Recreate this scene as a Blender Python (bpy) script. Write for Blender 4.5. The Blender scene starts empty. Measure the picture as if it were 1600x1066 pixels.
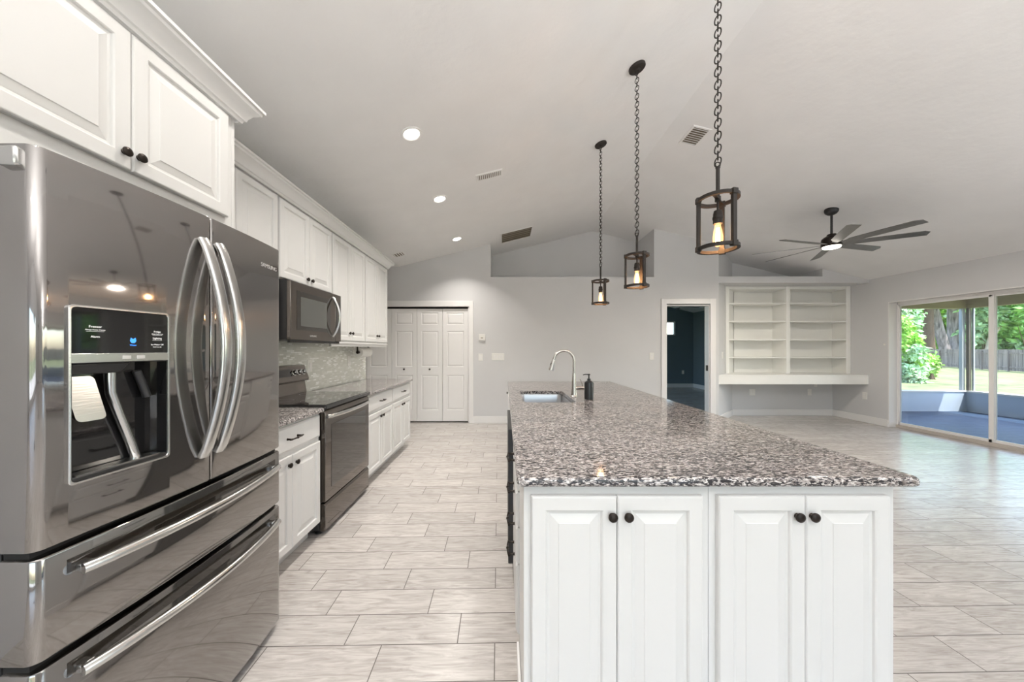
import bpy, bmesh, math, random
from mathutils import Vector, Matrix
PI = math.pi
C = bpy.context.scene.collection
S = bpy.context.scene
# ------------------------------------------------------------------ camera, world, sun, exposure
cam = bpy.data.cameras.new('camera'); camo = bpy.data.objects.new('camera', cam); C.objects.link(camo)
camo.location = (0, 0, 1.33); camo.rotation_euler = (PI/2, 0, 0)
cam.sensor_fit = 'HORIZONTAL'; cam.sensor_width = 36; cam.lens = 515*36/1600
cam.shift_x = .0075; cam.shift_y = .0075; cam.clip_start = .05; cam.clip_end = 400
S.camera = camo
W = bpy.data.worlds.new('sky'); S.world = W; W.use_nodes = True
nt = W.node_tree; bg = nt.nodes['Background']
sky = nt.nodes.new('ShaderNodeTexSky'); sky.sky_type = 'NISHITA'; sky.sun_disc = False
sky.sun_elevation = math.radians(62); sky.sun_rotation = math.radians(120); sky.dust_density = 2.0
nt.links.new(sky.outputs[0], bg.inputs[0]); bg.inputs[1].default_value = 0.9
sun = bpy.data.lights.new('sun', 'SUN'); sun.energy = 6.5; sun.angle = .01; sun.color = (1, .95, .87)
suno = bpy.data.objects.new('sun', sun); C.objects.link(suno)
suno.rotation_euler = Vector((-.27, .50, -.82)).to_track_quat('-Z', 'Y').to_euler()
S.view_settings.view_transform = 'Standard'; S.view_settings.look = 'None'
S.view_settings.gamma = 1; S.view_settings.use_curve_mapping = False
S.view_settings.exposure = 0.28
S.cycles.use_denoising = True
S.cycles.max_bounces = 10; S.cycles.diffuse_bounces = 6; S.cycles.glossy_bounces = 5
S.cycles.transparent_max_bounces = 12; S.cycles.sample_clamp_indirect = 6
S.cycles.caustics_reflective = False; S.cycles.caustics_refractive = False
CAN_W, PEND_W, FAN_W, UP_W = 13.0, 3.5, 32.0, 82.0

# ------------------------------------------------------------------ materials
def new_mat(name):
    m = bpy.data.materials.new(name); m.use_nodes = True
    return m, m.node_tree, m.node_tree.nodes['Principled BSDF']
def mat(name, col, rough=.5, metal=0, bump=0, bscale=60, vary=0, vscale=8, spec=None, coat=0, aniso=0, stretch=(1, 1, 1), emit=None, estr=0):
    m, t, p = new_mat(name); N = t.nodes; L = t.links
    p.inputs['Base Color'].default_value = (*col, 1); p.inputs['Roughness'].default_value = rough
    p.inputs['Metallic'].default_value = metal
    if spec is not None: p.inputs['Specular IOR Level'].default_value = spec
    if coat: p.inputs['Coat Weight'].default_value = coat
    if emit: p.inputs['Emission Color'].default_value = (*emit, 1); p.inputs['Emission Strength'].default_value = estr
    tc = N.new('ShaderNodeTexCoord'); mp = N.new('ShaderNodeMapping'); mp.inputs['Scale'].default_value = stretch
    L.new(tc.outputs['Object'], mp.inputs[0])
    if vary:
        n = N.new('ShaderNodeTexNoise'); n.inputs['Scale'].default_value = vscale; n.inputs['Detail'].default_value = 4
        r = N.new('ShaderNodeValToRGB')
        r.color_ramp.elements[0].position = .3; r.color_ramp.elements[1].position = .7
        r.color_ramp.elements[0].color = (*[c*(1-vary) for c in col], 1)
        r.color_ramp.elements[1].color = (*[min(1, c*(1+vary)) for c in col], 1)
        L.new(mp.outputs[0], n.inputs[0]); L.new(n.outputs[0], r.inputs[0]); L.new(r.outputs[0], p.inputs['Base Color'])
    if bump:
        n = N.new('ShaderNodeTexNoise'); n.inputs['Scale'].default_value = bscale; n.inputs['Detail'].default_value = 5
        b = N.new('ShaderNodeBump'); b.inputs['Strength'].default_value = bump; b.inputs['Distance'].default_value = .003
        L.new(mp.outputs[0], n.inputs[0]); L.new(n.outputs[0], b.inputs['Height']); L.new(b.outputs[0], p.inputs['Normal'])
    if aniso:
        p.inputs['Anisotropic'].default_value = aniso
        tg = N.new('ShaderNodeTangent'); tg.direction_type = 'RADIAL'; tg.axis = 'Z'
        L.new(tg.outputs[0], p.inputs['Tangent'])
    return m
M = {}
M['white'] = mat('cabinet_white_paint', (.70, .70, .69), .32, bump=.05, bscale=30, stretch=(1, 1, .2))
M['shelfwhite'] = mat('bright_white_shelf_paint', (.86, .86, .83), .35)
M['trim'] = mat('trim_white_paint', (.80, .79, .78), .38, bump=.04, bscale=20)
M['wall'] = mat('grey_wall_paint', (.62, .62, .625), .7, bump=.15, bscale=120, vary=.015, vscale=2)
M['ceil'] = mat('ceiling_knockdown_texture', (.80, .795, .79), .75, bump=.9, bscale=14, vary=.02, vscale=3)
M['teal'] = mat('dark_teal_wall_paint', (.15, .20, .23), .55, bump=.1, bscale=120)
M['bronze'] = mat('dark_bronze', (.035, .028, .024), .32, .8, bump=.1, bscale=200)
M['iron'] = mat('brown_black_iron', (.020, .015, .012), .6, .1, bump=.2, bscale=150)
def black_steel(col=(.195, .175, .16)):
    """dark stainless: a sharp polished lobe mixed with a brushed one that draws lamps out into vertical streaks"""
    m, t, p = new_mat('black_stainless'); N = t.nodes; L = t.links
    q = N.new('ShaderNodeBsdfPrincipled'); mx = N.new('ShaderNodeMixShader'); o = [n for n in N if n.type == 'OUTPUT_MATERIAL'][0]
    for b_, r_ in ((p, .05), (q, .30)):
        b_.inputs['Base Color'].default_value = (*col, 1); b_.inputs['Metallic'].default_value = 1; b_.inputs['Roughness'].default_value = r_
    q.inputs['Anisotropic'].default_value = .97
    tg = N.new('ShaderNodeTangent'); tg.direction_type = 'RADIAL'; tg.axis = 'Z'; L.new(tg.outputs[0], q.inputs['Tangent'])
    L.new(p.outputs[0], mx.inputs[1]); L.new(q.outputs[0], mx.inputs[2]); mx.inputs[0].default_value = .25; L.new(mx.outputs[0], o.inputs[0])
    return m
M['steel'] = black_steel()
M['fridgesteel'] = black_steel((.345, .33, .32))
M['steel2'] = mat('silver_stainless', (.62, .62, .61), .22, 1, bump=.04, bscale=250, stretch=(1, .05, 1))
M['nickel'] = mat('brushed_nickel', (.55, .52, .49), .25, 1, bump=.03, bscale=200)
M['sinksteel'] = mat('sink_steel', (.55, .55, .56), .30, 1, bump=.04, bscale=150)
M['blackgloss'] = mat('black_glass', (.012, .012, .013), .04, 0, bump=.0, coat=.5)
M['ovenglass'] = mat('tinted_oven_glass', (.022, .018, .014), .03, 0, coat=.6)
M['mwglass'] = mat('microwave_window', (.16, .165, .155), .16, .5)
M['black'] = mat('black_plastic', (.015, .015, .016), .45, bump=.05)
M['darkgap'] = mat('dark_gasket', (.01, .01, .01), .8)
M['plastic'] = mat('white_plastic', (.78, .77, .74), .35)
M['dkside'] = mat('dark_grey_side', (.05, .05, .052), .35, .5)
M['paper'] = mat('paper_towel', (.82, .81, .78), .9, bump=.5, bscale=120)
M['soap'] = mat('black_ceramic', (.018, .019, .02), .28)
M['blade'] = mat('silver_grey_blade', (.21, .205, .20), .32, .7, vary=.08, vscale=20)
M['blue'] = mat('blue_indicator', (.02, .15, .7), .4, emit=(.05, .3, 1), estr=1.2)
M['text'] = mat('white_print', (.85, .85, .85), .5, emit=(1, 1, 1), estr=.25)
M['greytext'] = mat('grey_lettering', (.75, .75, .75), .3, .6)
M['lens'] = mat('lit_lens', (1, 1, 1), .5, emit=(1, .95, .86), estr=9)
M['fanlens'] = mat('lit_fan_lens', (1, 1, 1), .5, emit=(1, .93, .82), estr=5)
M['filament'] = mat('glowing_filament', (1, .8, .5), .5, emit=(1, .58, .25), estr=38)
M['ventdark'] = mat('vent_throat', (.17, .14, .10), .8)
M['closet'] = mat('closet_dark', (.12, .11, .10), .9)
M['beige'] = mat('beige_porch_stucco', (.42, .35, .24), .8, bump=.3, bscale=60)
M['knee'] = mat('blue_grey_painted_wall', (.38, .45, .55), .6, bump=.2, bscale=60)
M['porchwall'] = mat('exterior_stucco', (.55, .52, .47), .8, bump=.4, bscale=50)
M['alu'] = mat('bronze_aluminium', (.16, .14, .12), .4, .7)
M['alug'] = mat('grey_aluminium', (.42, .46, .50), .4, .5)
M['fence'] = mat('weathered_fence_wood', (.25, .20, .18), .85, vary=.5, vscale=2.5, stretch=(3, 3, .15), bump=.4, bscale=30)
M['fencelt'] = mat('new_fence_wood', (.62, .45, .36), .8, vary=.1, vscale=5)
M['bark'] = mat('grey_bark', (.26, .215, .215), .9, vary=.7, vscale=2.2, stretch=(3, 3, .5), bump=1, bscale=10)
M['bark2'] = mat('brown_bark', (.13, .085, .06), .9, vary=.4, vscale=6, stretch=(3, 3, .5), bump=1, bscale=10)
M['barklt'] = mat('pale_bare_bark', (.55, .45, .36), .8, vary=.2, vscale=6)
M['leafA'] = mat('bright_green_leaf', (.36, .62, .12), .5, vary=.45, vscale=1.5)
M['leafB'] = mat('mid_green_leaf', (.32, .58, .18), .5, vary=.5, vscale=1.2)
M['leafC'] = mat('deep_green_leaf', (.20, .42, .16), .5, vary=.5, vscale=1.2)
M['leafD'] = mat('pale_blue_green_leaf', (.46, .64, .38), .45, vary=.4, vscale=1.5)
M['lawn'] = mat('sunny_lawn', (.175, .205, .09), .95, vary=.45, vscale=1.6, bump=.6, bscale=20)
M['concrete'] = mat('white_concrete', (.62, .61, .58), .85, bump=.3)
M['jambgrey'] = mat('slider_frame_greige', (.55, .50, .46), .45, .1)

def glass_mat(name, tint=(1, 1, 1), ior=1.45, rough=0.0):
    m = bpy.data.materials.new(name); m.use_nodes = True; t = m.node_tree; t.nodes.clear()
    o = t.nodes.new('ShaderNodeOutputMaterial'); mx = t.nodes.new('ShaderNodeMixShader')
    f = t.nodes.new('ShaderNodeFresnel'); f.inputs[0].default_value = ior
    tr = t.nodes.new('ShaderNodeBsdfTransparent'); tr.inputs[0].default_value = (*tint, 1)
    g = t.nodes.new('ShaderNodeBsdfGlossy'); g.inputs['Roughness'].default_value = rough
    t.links.new(f.outputs[0], mx.inputs[0]); t.links.new(tr.outputs[0], mx.inputs[1])
    t.links.new(g.outputs[0], mx.inputs[2]); t.links.new(mx.outputs[0], o.inputs[0])
    return m
M['glass'] = glass_mat('window_glass', (.95, .97, .96))
def bulb_mat():
    m = bpy.data.materials.new('glowing_amber_bulb'); m.use_nodes = True; t = m.node_tree; t.nodes.clear()
    o = t.nodes.new('ShaderNodeOutputMaterial'); a = t.nodes.new('ShaderNodeAddShader'); tr = t.nodes.new('ShaderNodeBsdfTransparent'); e_ = t.nodes.new('ShaderNodeEmission')
    tr.inputs[0].default_value = (1, .9, .75, 1); e_.inputs[0].default_value = (1, .58, .26, 1); e_.inputs[1].default_value = .8
    t.links.new(tr.outputs[0], a.inputs[0]); t.links.new(e_.outputs[0], a.inputs[1]); t.links.new(a.outputs[0], o.inputs[0]); return m
M['bulbglass'] = bulb_mat()

def nmath(t, op, a, b=None, c=None):
    n = t.nodes.new('ShaderNodeMath'); n.operation = op
    for i, v in enumerate((a, b, c)):
        if v is None: continue
        if isinstance(v, (int, float)): n.inputs[i].default_value = v
        else: t.links.new(v, n.inputs[i])
    return n.outputs[0]
def mixc(t, f, a, b, mode='MIX'):
    n = t.nodes.new('ShaderNodeMix'); n.data_type = 'RGBA'; n.blend_type = mode
    for i, v in ((0, f), (6, a), (7, b)):
        if isinstance(v, (int, float)): n.inputs[i].default_value = v
        elif isinstance(v, tuple): n.inputs[i].default_value = (*v, 1)
        else: t.links.new(v, n.inputs[i])
    return n.outputs[2]
def ramp(t, f, els, interp='LINEAR'):
    r = t.nodes.new('ShaderNodeValToRGB'); cr = r.color_ramp; cr.interpolation = interp
    while len(cr.elements) < len(els): cr.elements.new(.5)
    for e, (p, c) in zip(cr.elements, els): e.position = p; e.color = (*c, 1)
    t.links.new(f, r.inputs[0]); return r.outputs[0]
def noise(t, vec, scale, detail=4, dist=0, rough=.5):
    n = t.nodes.new('ShaderNodeTexNoise'); n.inputs['Scale'].default_value = scale
    n.inputs['Detail'].default_value = detail; n.inputs['Distortion'].default_value = dist; n.inputs['Roughness'].default_value = rough
    t.links.new(vec, n.inputs[0]); return n.outputs[0]
def comb(t, x, y, z=0):
    n = t.nodes.new('ShaderNodeCombineXYZ')
    for i, v in enumerate((x, y, z)):
        if isinstance(v, (int, float)): n.inputs[i].default_value = v
        else: t.links.new(v, n.inputs[i])
    return n.outputs[0]
def bump(t, p, h, s=.3, d=.002):
    b = t.nodes.new('ShaderNodeBump'); b.inputs['Strength'].default_value = s; b.inputs['Distance'].default_value = d
    t.links.new(h, b.inputs['Height']); t.links.new(b.outputs[0], p.inputs['Normal'])

def tile_floor(name, c0, c1, grout, rough=.3, spec=.5):
    """wood-look porcelain planks, rows along x, a third stagger, laid about a degree off the walls"""
    m, t, p = new_mat(name); N = t.nodes; L = t.links
    geo = N.new('ShaderNodeNewGeometry'); sp = N.new('ShaderNodeSeparateXYZ'); L.new(geo.outputs['Position'], sp.inputs[0])
    X, Y = sp.outputs[0], sp.outputs[1]
    a = .0184; RW, RL = .1702, .507
    x = nmath(t, 'ADD', X, nmath(t, 'MULTIPLY', Y, a)); y = nmath(t, 'SUBTRACT', Y, nmath(t, 'MULTIPLY', X, a))
    v = nmath(t, 'DIVIDE', nmath(t, 'SUBTRACT', y, 1.490), RW); row = nmath(t, 'FLOOR', v)
    u = nmath(t, 'ADD', nmath(t, 'DIVIDE', nmath(t, 'ADD', x, .719-.027), RL), nmath(t, 'MULTIPLY', row, 1/3))
    col = nmath(t, 'FLOOR', u)
    fu = nmath(t, 'SUBTRACT', u, col); fv = nmath(t, 'SUBTRACT', v, row)
    du = nmath(t, 'MULTIPLY', nmath(t, 'MINIMUM', fu, nmath(t, 'SUBTRACT', 1, fu)), RL)
    dv = nmath(t, 'MULTIPLY', nmath(t, 'MINIMUM', fv, nmath(t, 'SUBTRACT', 1, fv)), RW)
    d = nmath(t, 'MINIMUM', du, dv)
    g = nmath(t, 'LESS_THAN', d, .0021)
    wn = N.new('ShaderNodeTexWhiteNoise'); L.new(comb(t, col, row, 3.3), wn.inputs[0])
    rnd = wn.outputs[0]
    gx = nmath(t, 'ADD', nmath(t, 'MULTIPLY', x, 2.2), nmath(t, 'MULTIPLY', rnd, 37))
    vec = comb(t, gx, nmath(t, 'MULTIPLY', y, 16), rnd)
    n1 = noise(t, vec, 2.2, 7, 1.6, .62)
    vec2 = comb(t, nmath(t, 'MULTIPLY', gx, 1.3), nmath(t, 'MULTIPLY', y, 60), rnd)
    n2 = noise(t, vec2, 3, 4, .5)
    grain = nmath(t, 'ADD', nmath(t, 'MULTIPLY', n1, .7), nmath(t, 'MULTIPLY', n2, .3))
    woodc = ramp(t, grain, [(.35, c0), (.60, c1)])
    hv = nmath(t, 'ADD', .93, nmath(t, 'MULTIPLY', rnd, .13))
    woodc = mixc(t, 1.0, woodc, comb(t, hv, hv, hv), 'MULTIPLY')
    L.new(mixc(t, g, woodc, grout), p.inputs['Base Color'])
    L.new(nmath(t, 'ADD', rough, nmath(t, 'MULTIPLY', g, .4)), p.inputs['Roughness']); p.inputs['Specular IOR Level'].default_value = spec
    bump(t, p, nmath(t, 'SUBTRACT', nmath(t, 'MULTIPLY', grain, .25), nmath(t, 'MULTIPLY', g, 1.2)), .35, .0015)
    return m
M['floor'] = tile_floor('wood_look_plank_tile', (.395, .36, .335), (.595, .565, .535), (.10, .085, .075), .24, .85)
M['porchfloor'] = tile_floor('blue_porch_plank_tile', (.022, .045, .095), (.05, .09, .165), (.015, .03, .05), .5, .15)

def granite():
    m, t, p = new_mat('speckled_granite'); N = t.nodes; L = t.links
    tc = N.new('ShaderNodeTexCoord'); mp = N.new('ShaderNodeMapping')
    mp.inputs['Rotation'].default_value = (.3, .2, .62); mp.inputs['Scale'].default_value = (.48, 1.6, 1.2)
    L.new(tc.outputs['Object'], mp.inputs[0]); v = mp.outputs[0]
    a = noise(t, v, 92, 4, 1.2, .6); b = noise(t, v, 135, 3, .9, .55); c = noise(t, v, 4.5, 3, .5)
    base = ramp(t, b, [(.37, (.10, .095, .095)), (.46, (.28, .265, .26)), (.55, (.56, .54, .53)), (.63, (.86, .85, .84))])
    base = mixc(t, nmath(t, 'MULTIPLY', c, .30), base, (.56, .43, .38))
    sh = nmath(t, 'ADD', a, nmath(t, 'MULTIPLY', nmath(t, 'SUBTRACT', c, .5), .10))
    dark = ramp(t, sh, [(.478, (1, 1, 1)), (.503, (0, 0, 0))])
    col = mixc(t, dark, base, (.035, .033, .036))
    L.new(col, p.inputs['Base Color']); p.inputs['Roughness'].default_value = .08
    p.inputs['Specular IOR Level'].default_value = .6
    return m
M['granite'] = granite()

def mosaic():
    m, t, p = new_mat('glass_mosaic_tile'); N = t.nodes; L = t.links
    geo = N.new('ShaderNodeNewGeometry'); sp = N.new('ShaderNodeSeparateXYZ'); L.new(geo.outputs['Position'], sp.inputs[0])
    Y, Z = sp.outputs[1], sp.outputs[2]; RH, RW = .0155, .052
    v = nmath(t, 'DIVIDE', Z, RH); row = nmath(t, 'FLOOR', v)
    w0 = N.new('ShaderNodeTexWhiteNoise'); L.new(comb(t, row, 7.1, 0), w0.inputs[0])
    u = nmath(t, 'ADD', nmath(t, 'DIVIDE', Y, RW), nmath(t, 'MULTIPLY', w0.outputs[0], 5)); col = nmath(t, 'FLOOR', u)
    fu = nmath(t, 'SUBTRACT', u, col); fv = nmath(t, 'SUBTRACT', v, row)
    d = nmath(t, 'MINIMUM', nmath(t, 'MULTIPLY', nmath(t, 'MINIMUM', fu, nmath(t, 'SUBTRACT', 1, fu)), RW),
              nmath(t, 'MULTIPLY', nmath(t, 'MINIMUM', fv, nmath(t, 'SUBTRACT', 1, fv)), RH))
    g = nmath(t, 'LESS_THAN', d, .0011)
    wn = N.new('ShaderNodeTexWhiteNoise'); L.new(comb(t, col, row, 1.7), wn.inputs[0])
    c = ramp(t, wn.outputs[0], [(0, (.66, .67, .61)), (.45, (.72, .73, .67)), (.72, (.77, .78, .73)), (.80, (.94, .95, .92))], 'CONSTANT')
    L.new(mixc(t, g, c, (.68, .68, .64)), p.inputs['Base Color']); p.inputs['Roughness'].default_value = .12
    bump(t, p, nmath(t, 'MULTIPLY', g, -1.0), .5, .001)
    return m
M['mosaic'] = mosaic()

# ------------------------------------------------------------------ mesh builder
FX = lambda x, y, z: Matrix(((0, 0, 1, x), (1, 0, 0, y), (0, 1, 0, z), (0, 0, 0, 1)))      # faces +X, local x runs +Y
FB = lambda x, y, z: Matrix(((1, 0, 0, x), (0, 0, -1, y), (0, 1, 0, z), (0, 0, 0, 1)))     # faces -Y, local x runs +X
FL = lambda x, y, z: Matrix(((0, 0, -1, x), (-1, 0, 0, y), (0, 1, 0, z), (0, 0, 0, 1)))    # faces -X, local x runs -Y
I4 = Matrix.Identity(4)
class MB:
    def __init__(s, T=None): s.v = []; s.f = []; s.T = T or I4
    def add(s, vs, fs):
        n = len(s.v); s.v += [tuple(s.T @ Vector(p)) for p in vs]; s.f += [tuple(i+n for i in f) for f in fs]; return s
    def box(s, x0, x1, y0, y1, z0, z1):
        if x0 > x1: x0, x1 = x1, x0
        if y0 > y1: y0, y1 = y1, y0
        if z0 > z1: z0, z1 = z1, z0
        return s.add([(x0, y0, z0), (x1, y0, z0), (x1, y1, z0), (x0, y1, z0), (x0, y0, z1), (x1, y0, z1), (x1, y1, z1), (x0, y1, z1)],
              [(0, 3, 2, 1), (4, 5, 6, 7), (0, 1, 5, 4), (1, 2, 6, 5), (2, 3, 7, 6), (3, 0, 4, 7)])
    def loops(s, L, cap0=True, cap1=True, closed=True):
        n = len(L[0]); vs = [p for l in L for p in l]; fs = []
        for i in range(len(L)-1):
            for j in range(n if closed else n-1):
                k = (j+1) % n; fs.append((i*n+j, i*n+k, (i+1)*n+k, (i+1)*n+j))
        if cap0: fs.append(tuple(range(n-1, -1, -1)))
        if cap1: fs.append(tuple((len(L)-1)*n+j for j in range(n)))
        return s.add(vs, fs)
    def prism(s, poly, axis, a, b):
        """poly in the other two axes, extruded a..b: axis 'z' (x,y), 'y' (x,z), 'x' (y,z)"""
        f = {'z': lambda p, t: (p[0], p[1], t), 'y': lambda p, t: (p[0], t, p[1]), 'x': lambda p, t: (t, p[0], p[1])}[axis]
        return s.loops([[f(p, a) for p in poly], [f(p, b) for p in poly]])
    def lathe(s, c, prof, n=24, axis='z', cap0=True, cap1=True):
        L = []
        for r, h in prof:
            l = []
            for i in range(n):
                a = 2*PI*i/n; x, y = r*math.cos(a), r*math.sin(a)
                p = {'z': (x, y, h), 'y': (x, h, y), 'x': (h, x, y)}[axis]
                l.append((c[0]+p[0], c[1]+p[1], c[2]+p[2]))
            L.append(l)
        return s.loops(L, cap0, cap1)
    def sweep(s, path, r=.01, n=12, sec=None, up=None, closed=False, radii=None):
        P = [Vector(p) for p in path]; L = []; prev = None
        for i, p in enumerate(P):
            if closed: d = P[(i+1) % len(P)]-P[i-1]
            else: d = P[min(i+1, len(P)-1)]-P[max(i-1, 0)]
            d.normalize()
            if up is not None: a = Vector(up)
            elif prev is None: a = Vector((0, 0, 1)) if abs(d.z) < .9 else Vector((1, 0, 0))
            else: a = prev
            a = (a-d*a.dot(d)).normalized(); b = d.cross(a); prev = a
            rr = radii[i] if radii else r
            if sec: L.append([tuple(p+a*q[1]*(rr if radii else 1)+b*q[0]*(rr if radii else 1)) for q in sec])
            else: L.append([tuple(p+a*math.sin(2*PI*k/n)*rr+b*math.cos(2*PI*k/n)*rr) for k in range(n)])
        if closed: L.append(L[0]); return s.loops(L, False, False)
        return s.loops(L)
    def cyl(s, p0, p1, r, n=16): return s.sweep([p0, p1], r, n)
    def mesh(s, name, off=(0, 0, 0)):
        me = bpy.data.meshes.new(name); o = Vector(off)
        me.from_pydata([tuple(Vector(p)-o) for p in s.v], [], s.f); me.update()
        b = bmesh.new(); b.from_mesh(me); bmesh.ops.recalc_face_normals(b, faces=b.faces); b.to_mesh(me); b.free()
        return me
    def build(s, name, m, parent=None, smooth=False, bev=0, seg=2, loc=None):
        base = wpos(parent) if parent else Vector(loc if loc is not None else (0, 0, 0))
        me = s.mesh(name, base); me.materials.append(m)
        if smooth or bev:
            me.polygons.foreach_set('use_smooth', [True]*len(me.polygons))
            if smooth != 'full': me.set_sharp_from_angle(angle=math.radians(32))
        o = bpy.data.objects.new(name, me); C.objects.link(o)
        if parent: o.parent = parent
        else: o.location = base
        if bev:
            d = o.modifiers.new('bevel', 'BEVEL'); d.width = bev; d.segments = seg; d.limit_method = 'ANGLE'
            d.angle_limit = math.radians(40); d.harden_normals = False
        return o
def wpos(o):
    p = Vector((0, 0, 0))
    while o: p = p+o.location; o = o.parent
    return p
def boolean(o, cutter_mb):
    off = wpos(o); cm = cutter_mb.mesh('cut', off); c = bpy.data.objects.new('cut', cm); C.objects.link(c); c.location = off if not o.parent else off
    bpy.context.view_layer.update()
    d = o.modifiers.new('b', 'BOOLEAN'); d.operation = 'DIFFERENCE'; d.solver = 'EXACT'; d.object = c
    dg = bpy.context.evaluated_depsgraph_get(); me = bpy.data.meshes.new_from_object(o.evaluated_get(dg))
    ms = [m for m in o.data.materials]
    o.modifiers.clear(); o.data = me; me.set_sharp_from_angle(angle=math.radians(32))
    if not me.materials:
        for m in ms: me.materials.append(m)
    bpy.data.objects.remove(c)
def tag(o, label=None, cat=None, group=None, kind=None):
    if label: o['label'] = label
    if cat: o['category'] = cat
    if group: o['group'] = group
    if kind: o['kind'] = kind
    return o
def thing(name, label, cat, loc, group=None):
    o = bpy.data.objects.new(name, None); C.objects.link(o); o.location = loc; o.empty_display_size = .05
    return tag(o, label, cat, group)
def struct(mb, name, m, **k):
    o = mb.build(name, m, **k); o['kind'] = 'structure'; return o
def copy_tree(o, parent=None):
    c = o.copy(); C.objects.link(c); c.parent = parent
    for ch in list(o.children): copy_tree(ch, c)
    return c
def light(kind, name, loc, energy, col=(1, .9, .78), size=.1, rot=None, parent=None, spread=PI):
    l = bpy.data.lights.new(name, kind); l.energy = energy; l.color = col
    if kind == 'AREA': l.shape = 'DISK'; l.size = size; l.spread = spread
    else: l.shadow_soft_size = size
    o = bpy.data.objects.new(name, l); C.objects.link(o)
    if parent: o.parent = parent; o.location = Vector(loc)-wpos(parent)
    else: o.location = loc
    if rot: o.rotation_euler = rot
    return o
def text(body, T, size, m, parent, name='lettering', align='CENTER', depth=.0002, bold=0):
    c = bpy.data.curves.new(name, 'FONT'); c.body = body; c.size = size; c.extrude = depth; c.align_x = align; c.align_y = 'CENTER'
    if bold: c.offset = bold
    c.materials.append(m); t_ = bpy.data.objects.new(name, c); C.objects.link(t_); bpy.context.view_layer.update()
    me = bpy.data.meshes.new_from_object(t_.evaluated_get(bpy.context.evaluated_depsgraph_get())); bpy.data.objects.remove(t_)
    o = bpy.data.objects.new(name, me); C.objects.link(o); o.parent = parent
    T = T.copy(); T.translation = T.translation-wpos(parent); o.matrix_local = T
    return o
def rect(x0, x1, y0, y1): return [(x0, y0), (x1, y0), (x1, y1), (x0, y1)]
def rrect(x0, x1, y0, y1, r, n=5):
    P = []
    for cx, cy, a0 in ((x1-r, y1-r, 0), (x0+r, y1-r, 90), (x0+r, y0+r, 180), (x1-r, y0+r, 270)):
        for i in range(n+1):
            a = math.radians(a0+90*i/n); P.append((cx+r*math.cos(a), cy+r*math.sin(a)))
    return P

# cabinet pieces, in a local frame: x width, y up, z outward
def panel_door(T, x0, x1, y0, y1, t=.02, st=.05, raised=True, z=0):
    b = MB(T)
    if raised: R = [(0, 0), (0, t-.005), (.003, t-.001), (.006, t), (st-.006, t), (st-.002, t-.003), (st, t-.009), (st+.009, t-.010), (st+.012, t-.009), (st+.036, t-.003), (st+.038, t-.001), (st+.042, t-.001)]
    else: R = [(0, 0), (0, t-.008), (.003, t-.007), (.006, t-.004), (.012, t), (.018, t)]
    b.loops([[(x0+i, y0+i, h+z), (x1-i, y0+i, h+z), (x1-i, y1-i, h+z), (x0+i, y1-i, h+z)] for i, h in R])
    return b
def knob(T, x, y, z=.02, r=.0155):
    b = MB(T); b.lathe((x, y, z), [(.0095, 0), (.007, .002), (.0055, .006), (.0075, .009), (r*.92, .011), (r, .014), (r*.95, .0175), (r*.7, .0205), (r*.3, .022)], 20)
    return b
def pull(T, x, y, L=.096, z=.02):
    b = MB(T); h = L/2
    for s in (-1, 1): b.lathe((x+s*h, y, z), [(.008, 0), (.006, .004), (.0055, .024), (.007, .030)], 10)
    pts = []; rad = []
    for i in range(17):
        u = i/16*2-1; pts.append((x+u*(h+.014), y, z+.028+.006*(1-u*u))); rad.append(.0048 if abs(abs(u)-.0) > .12 else .0075)
    b.sweep(pts, radii=rad, n=10, up=(0, 1, 0)); return b
def cabinet(label, T, w, h, d, doors, drawers=(), cat='cabinet', group=None, name='cabinet', y0=0, toe=0, st=.05, crown=None):
    base = T @ Vector((w/2, y0, -d/2)); root = thing(name, label, cat, base, group)
    b = MB(T); b.box(0, w, y0+toe, h, -d, 0)
    if toe: b.box(.0, w, y0, y0+toe, -d, -.075)
    b.build('body', M['white'], root, bev=.0015)
    for x0, x1, a, c, kx, ky in doors:
        dr = panel_door(T, x0, x1, a, c, st=st, z=.0005).build('door', M['white'], root, bev=.0)
        if kx is not None: knob(T, kx, ky, .0202).build('knob', M['bronze'], dr, smooth=True)
    for x0, x1, a, c, kind in drawers:
        dr = panel_door(T, x0, x1, a, c, raised=False, z=.0005).build('drawer', M['white'], root)
        if kind == 'pull' or isinstance(kind, float): pull(T, (x0+x1)/2, kind if isinstance(kind, float) else (a+c)/2, min(.096, (x1-x0)*.6), .0202).build('pull_handle', M['bronze'], dr, smooth=True)
        elif kind == 'knob': knob(T, (x0+x1)/2, (a+c)/2, .0202).build('knob', M['bronze'], dr, smooth=True)
    return root

# ------------------------------------------------------------------ room shell
XL, XR, YB, YA, YN, YF = -1.92, 6.53, 5.905, 6.555, 6.65, -4.0
RX, RZ = 1.76, 3.70
def cz(x): return 2.803 if x < -1.87 else (RZ-.2472*(RX-x) if x < RX else RZ-.2377*(x-RX))
b = MB().box(-2.75, 6.71, YF-.1, 11.5, -.12, 0); struct(b, 'floor', M['floor'])
T_ = .12
b = MB(); b.prism([(-2.8, 2.803), (-1.87, 2.803), (RX, RZ), (6.9, cz(6.9)), (6.9, cz(6.9)+T_), (RX, RZ+T_), (-1.87, 2.803+T_), (-2.8, 2.803+T_)], 'y', YF-.1, 11.5)
struct(b, 'ceiling', M['ceil'])
# left wall
b = MB(); b.box(XL-.12, XL, YF, 4.56, 0, 2.80); b.box(-2.75, XL-.12, 4.44, 4.56, 0, 2.80); b.box(-2.87, -2.75, 4.44, YB+.1, 0, 2.80)
struct(b, 'wall_left', M['wall'])
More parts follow.
